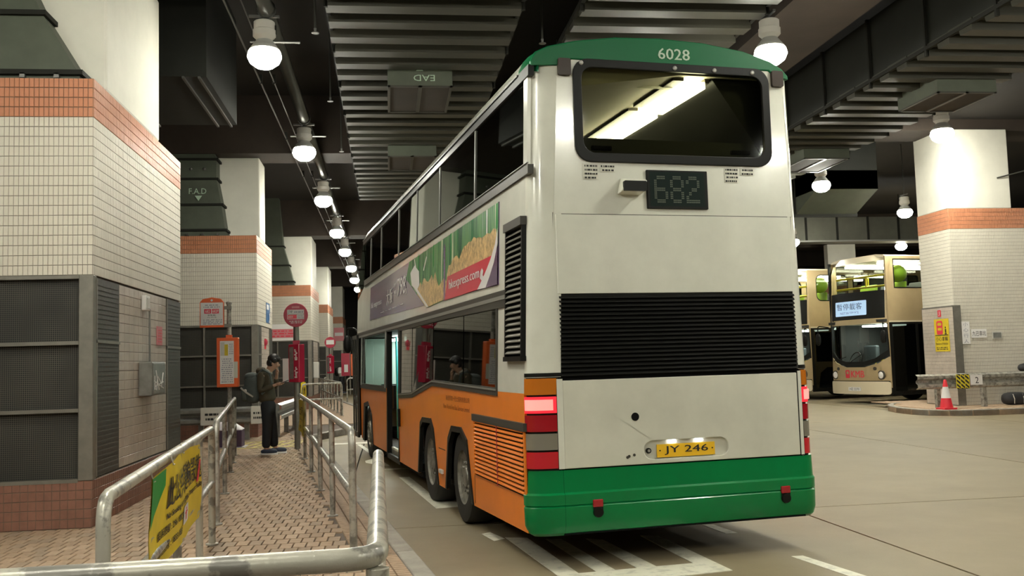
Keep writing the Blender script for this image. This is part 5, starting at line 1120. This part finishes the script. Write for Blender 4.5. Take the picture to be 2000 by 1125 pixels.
# ------------------------------------------------------------------ people
def skin(name, vs, es, mat, parent, sub=2):
    me = bpy.data.meshes.new(name); me.from_pydata([v[:3] for v in vs], es, []); o = bpy.data.objects.new(name, me); COL.objects.link(o)
    if parent: o.parent = parent
    md = o.modifiers.new('skin', 'SKIN'); md.use_smooth_shade = True
    for i, v in enumerate(vs):
        r_ = v[3]; me.skin_vertices[0].data[i].radius = r_ if isinstance(r_, tuple) else (r_, r_)
    me.skin_vertices[0].data[0].use_root = True
    s_ = o.modifiers.new('sub', 'SUBSURF'); s_.levels = sub; s_.render_levels = sub
    me.materials.append(mat); return o
def hand(parent, w, d, up, mat=m_skin, curl=.5):
    """palm and five fingers from wrist w along d; up = back of the hand"""
    w, d, up = Vector(w), Vector(d).normalized(), Vector(up).normalized(); sd_ = d.cross(up).normalized()
    vs = [(*w, .026), (*(w + d * .05), .032), (*(w + d * .085), .03)]; es = [(0, 1), (1, 2)]
    for k, (off, ln) in enumerate(((-.03, .06), (-.01, .075), (.01, .07), (.03, .055))):
        b_ = w + d * .085 + sd_ * off; m_ = b_ + d * ln * .55 - up * .01; e_ = m_ + d * ln * .45 * (1 - curl) - up * ln * .6 * curl
        i = len(vs); vs += [(*b_, .0095), (*m_, .009), (*e_, .0075)]; es += [(2, i), (i, i + 1), (i + 1, i + 2)]
    i = len(vs); th = w + d * .03 - sd_ * .035; vs += [(*th, .012), (*(th + d * .045 - sd_ * .015 - up * .01), .009)]; es += [(1, i), (i, i + 1)]
    return vs, es
def merge(vs, es, base, tip, V, E):
    """append chain V,E to vs,es, joining its first vertex to index base"""
    o = len(vs); vs += V; es += [(a + o, b + o) for a, b in E]; es.append((base, o))
def man(loc, rz, label, jacket, trousers, shoes, detail):
    t = T('person', label, 'person', loc, rz)
    # facing +x; near side is -y
    j = dict(pel=(-.01, 0, .95), sp=(-.05, 0, 1.13), ch=(-.07, 0, 1.33), nk=(.01, 0, 1.47), hb=(.09, 0, 1.545), hd=(.125, 0, 1.65),
             sR=(-.07, -.19, 1.40), eR=(-.10, -.23, 1.12), wR=(.17, -.16, 1.22), sL=(-.06, .19, 1.40), eL=(.05, .22, 1.15), wL=(.13, .06, 1.385),
             hR=(-.01, -.075, .84), kR=(.0, -.11, .5), aR=(-.03, -.12, .1), tR=(.14, -.13, .035), hL=(-.01, .075, .84), kL=(.03, .11, .5), aL=(.07, .13, .1), tL=(.24, .15, .035))
    V = lambda n, r_: (*j[n], r_)
    vs = [V('pel', .075), V('sp', .085), V('ch', .10), V('nk', .055), V('hb', (.075, .07)), V('hd', (.095, .08)), (.215, 0, 1.572, .012),
          V('sR', .055), V('eR', .043), V('wR', .028), V('sL', .055), V('eL', .043), V('wL', .028),
          V('hR', .065), V('kR', .055), V('aR', .042), V('tR', .035), V('hL', .065), V('kL', .055), V('aL', .042), V('tL', .035)]
    es = [(0, 1), (1, 2), (2, 3), (3, 4), (4, 5), (4, 6), (2, 7), (7, 8), (8, 9), (2, 10), (10, 11), (11, 12), (0, 13), (13, 14), (14, 15), (15, 16), (0, 17), (17, 18), (18, 19), (19, 20)]
    a, b = hand(None, (.18, -.155, 1.225), (1, .15, .15), (0, -.5, -1), curl=.5); merge(vs, es, 9, 0, a, b)
    a, b = hand(None, (.135, .055, 1.395), (.25, -.35, 1), (1, .2, .2), curl=.7); merge(vs, es, 12, 0, a, b)
    skin('body', vs, es, m_skin, t, 2)
    jv = [(-.01, 0, .89, .17), (-.03, 0, 1.03, .165), (-.05, 0, 1.14, .16), (-.07, 0, 1.32, .165), (-.03, 0, 1.44, .09), V('sR', .078), V('eR', .066), (.14, -.17, 1.205, .05), V('sL', .078), V('eL', .066), (.12, .085, 1.33, .05)]
    skin('jacket', jv, [(0, 1), (1, 2), (2, 3), (3, 4), (3, 5), (5, 6), (6, 7), (3, 8), (8, 9), (9, 10)], jacket, t)
    if detail: MB().ball((-.13, 0, 1.47), (.09, .13, .075), 14, 8).build('hood', jacket, t, smooth=True); MB().tube([(-.02, -.1, 1.5), (.03, -.06, 1.46), (.06, 0, 1.42), (.03, .06, 1.46), (-.02, .1, 1.5)], .016, 6).build('inner_collar', m_strap, t)
    tv = [(-.01, 0, 1.0, .13), (-.01, 0, .9, .16), (-.01, -.085, .76, .11), V('kR', .092), (-.025, -.12, .1, .08), (-.01, .085, .76, .11), V('kL', .092), (.06, .125, .1, .08)]
    skin('trousers', tv, [(0, 1), (1, 2), (2, 3), (3, 4), (1, 5), (5, 6), (6, 7)], trousers, t)
    for n, x, y in (('R', .03, -.12), ('L', .13, .135)):
        s_ = MB().ball((x, y, .055), (.15, .055, .05), 14, 8, .85).build('shoe', shoes, t, smooth=True); MB().prism([(x + .155 * math.cos(a_), y + .058 * math.sin(a_)) for a_ in [2 * PI * k / 16 for k in range(16)]], 0, .028).build('sole', m_paper, s_)
    hb = MB().ball((.095, 0, 1.685), (.108, .095, .092), 16, 10); hb.v = [v for v in hb.v]
    hb.ball((.055, 0, 1.61), (.088, .096, .09), 14, 8); hb.ball((.17, 0, 1.675), (.05, .084, .045), 12, 6); hb.ball((.12, -.075, 1.65), (.06, .03, .05), 10, 6); hb.ball((.12, .075, 1.65), (.06, .03, .05), 10, 6)
    hb.build('hair', m_hair, t, smooth=True)
    for y in (-.032, .032): MB().ball((.208, y, 1.622), (.012, .014, .008), 8, 6).build('eye', m_ink, t)
    for y in (-.085, .085): MB().ball((.1, y, 1.59), (.02, .01, .03), 8, 6).build('ear', m_skin, t)
    MB().box(.205, .212, -.02, .02, 1.535, 1.542).build('mouth', m_base, t)
    return t
man((-2.13, 17.6, PZ), math.radians(-8), 'man in olive jacket and black trousers looking down at his phone', m_jacket, m_trous, m_shoe, True)
MP = Matrix.Translation((-2.13, 17.6, PZ)) @ Matrix.Rotation(math.radians(-8), 4, 'Z')
t = T('mobile_phone', "slim phone held in the man's hand", 'phone', MP @ Vector((.33, -.14, 1.27)), math.radians(-8)); RT = Matrix.Rotation(math.radians(-20), 4, 'Y')
MB().box(-.075, .075, -.037, .037, -.005, .005, T=RT).build('phone_body', m_black, t, bevel=.003); MB().box(-.07, .07, -.033, .033, .005, .0065, T=RT).build('screen', M('phone_screen', (.1, .12, .15), .1, emit=((.6, .75, 1), .3)), t)
t = T('backpack', "grey backpack on the man's back with a pale strap clip", 'backpack', MP @ Vector((-.27, 0, 1.0)), math.radians(-8))
MB().ball((0, -.02, .17), (.15, .16, .27), 16, 10, .7).build('pack_body', m_pack, t, smooth=True); MB().ball((-.12, -.03, .08), (.08, .13, .15), 14, 8, .7).build('front_pocket', m_pack, t, smooth=True); MB().ball((-.02, -.02, .37), (.13, .14, .08), 14, 8, .8).build('top_flap', m_pack, t, smooth=True)
MB().tube([(-.19, -.12, .18), (-.08, -.185, .1), (.04, -.18, .02)], .018, 6).build('pale_strap', m_strap, t); MB().tube([(.1, -.17, .38), (.22, -.19, .5), (.34, -.17, .42), (.38, -.19, .25), (.2, -.2, .06)], .02, 8).build('shoulder_strap', m_pack, t)
MB().ball((-.1, -.17, .13), (.03, .015, .03), 8, 6).build('clip', m_strap, t)
man((-2.62, 55, PZ), math.radians(-20), 'distant waiting man in a white shirt far along the platform', m_paper, m_trous, m_shoe, False)
t = T('backpack', 'small dark bag on the distant man in white', 'backpack', (-2.9, 55.05, 1.15)); MB().ball((0, 0, .2), (.12, .15, .24), 12, 8, .7).build('pack_body', m_black, t, smooth=True); MB().ball((-.08, 0, .12), (.06, .1, .12), 10, 6).build('pocket', m_black, t)
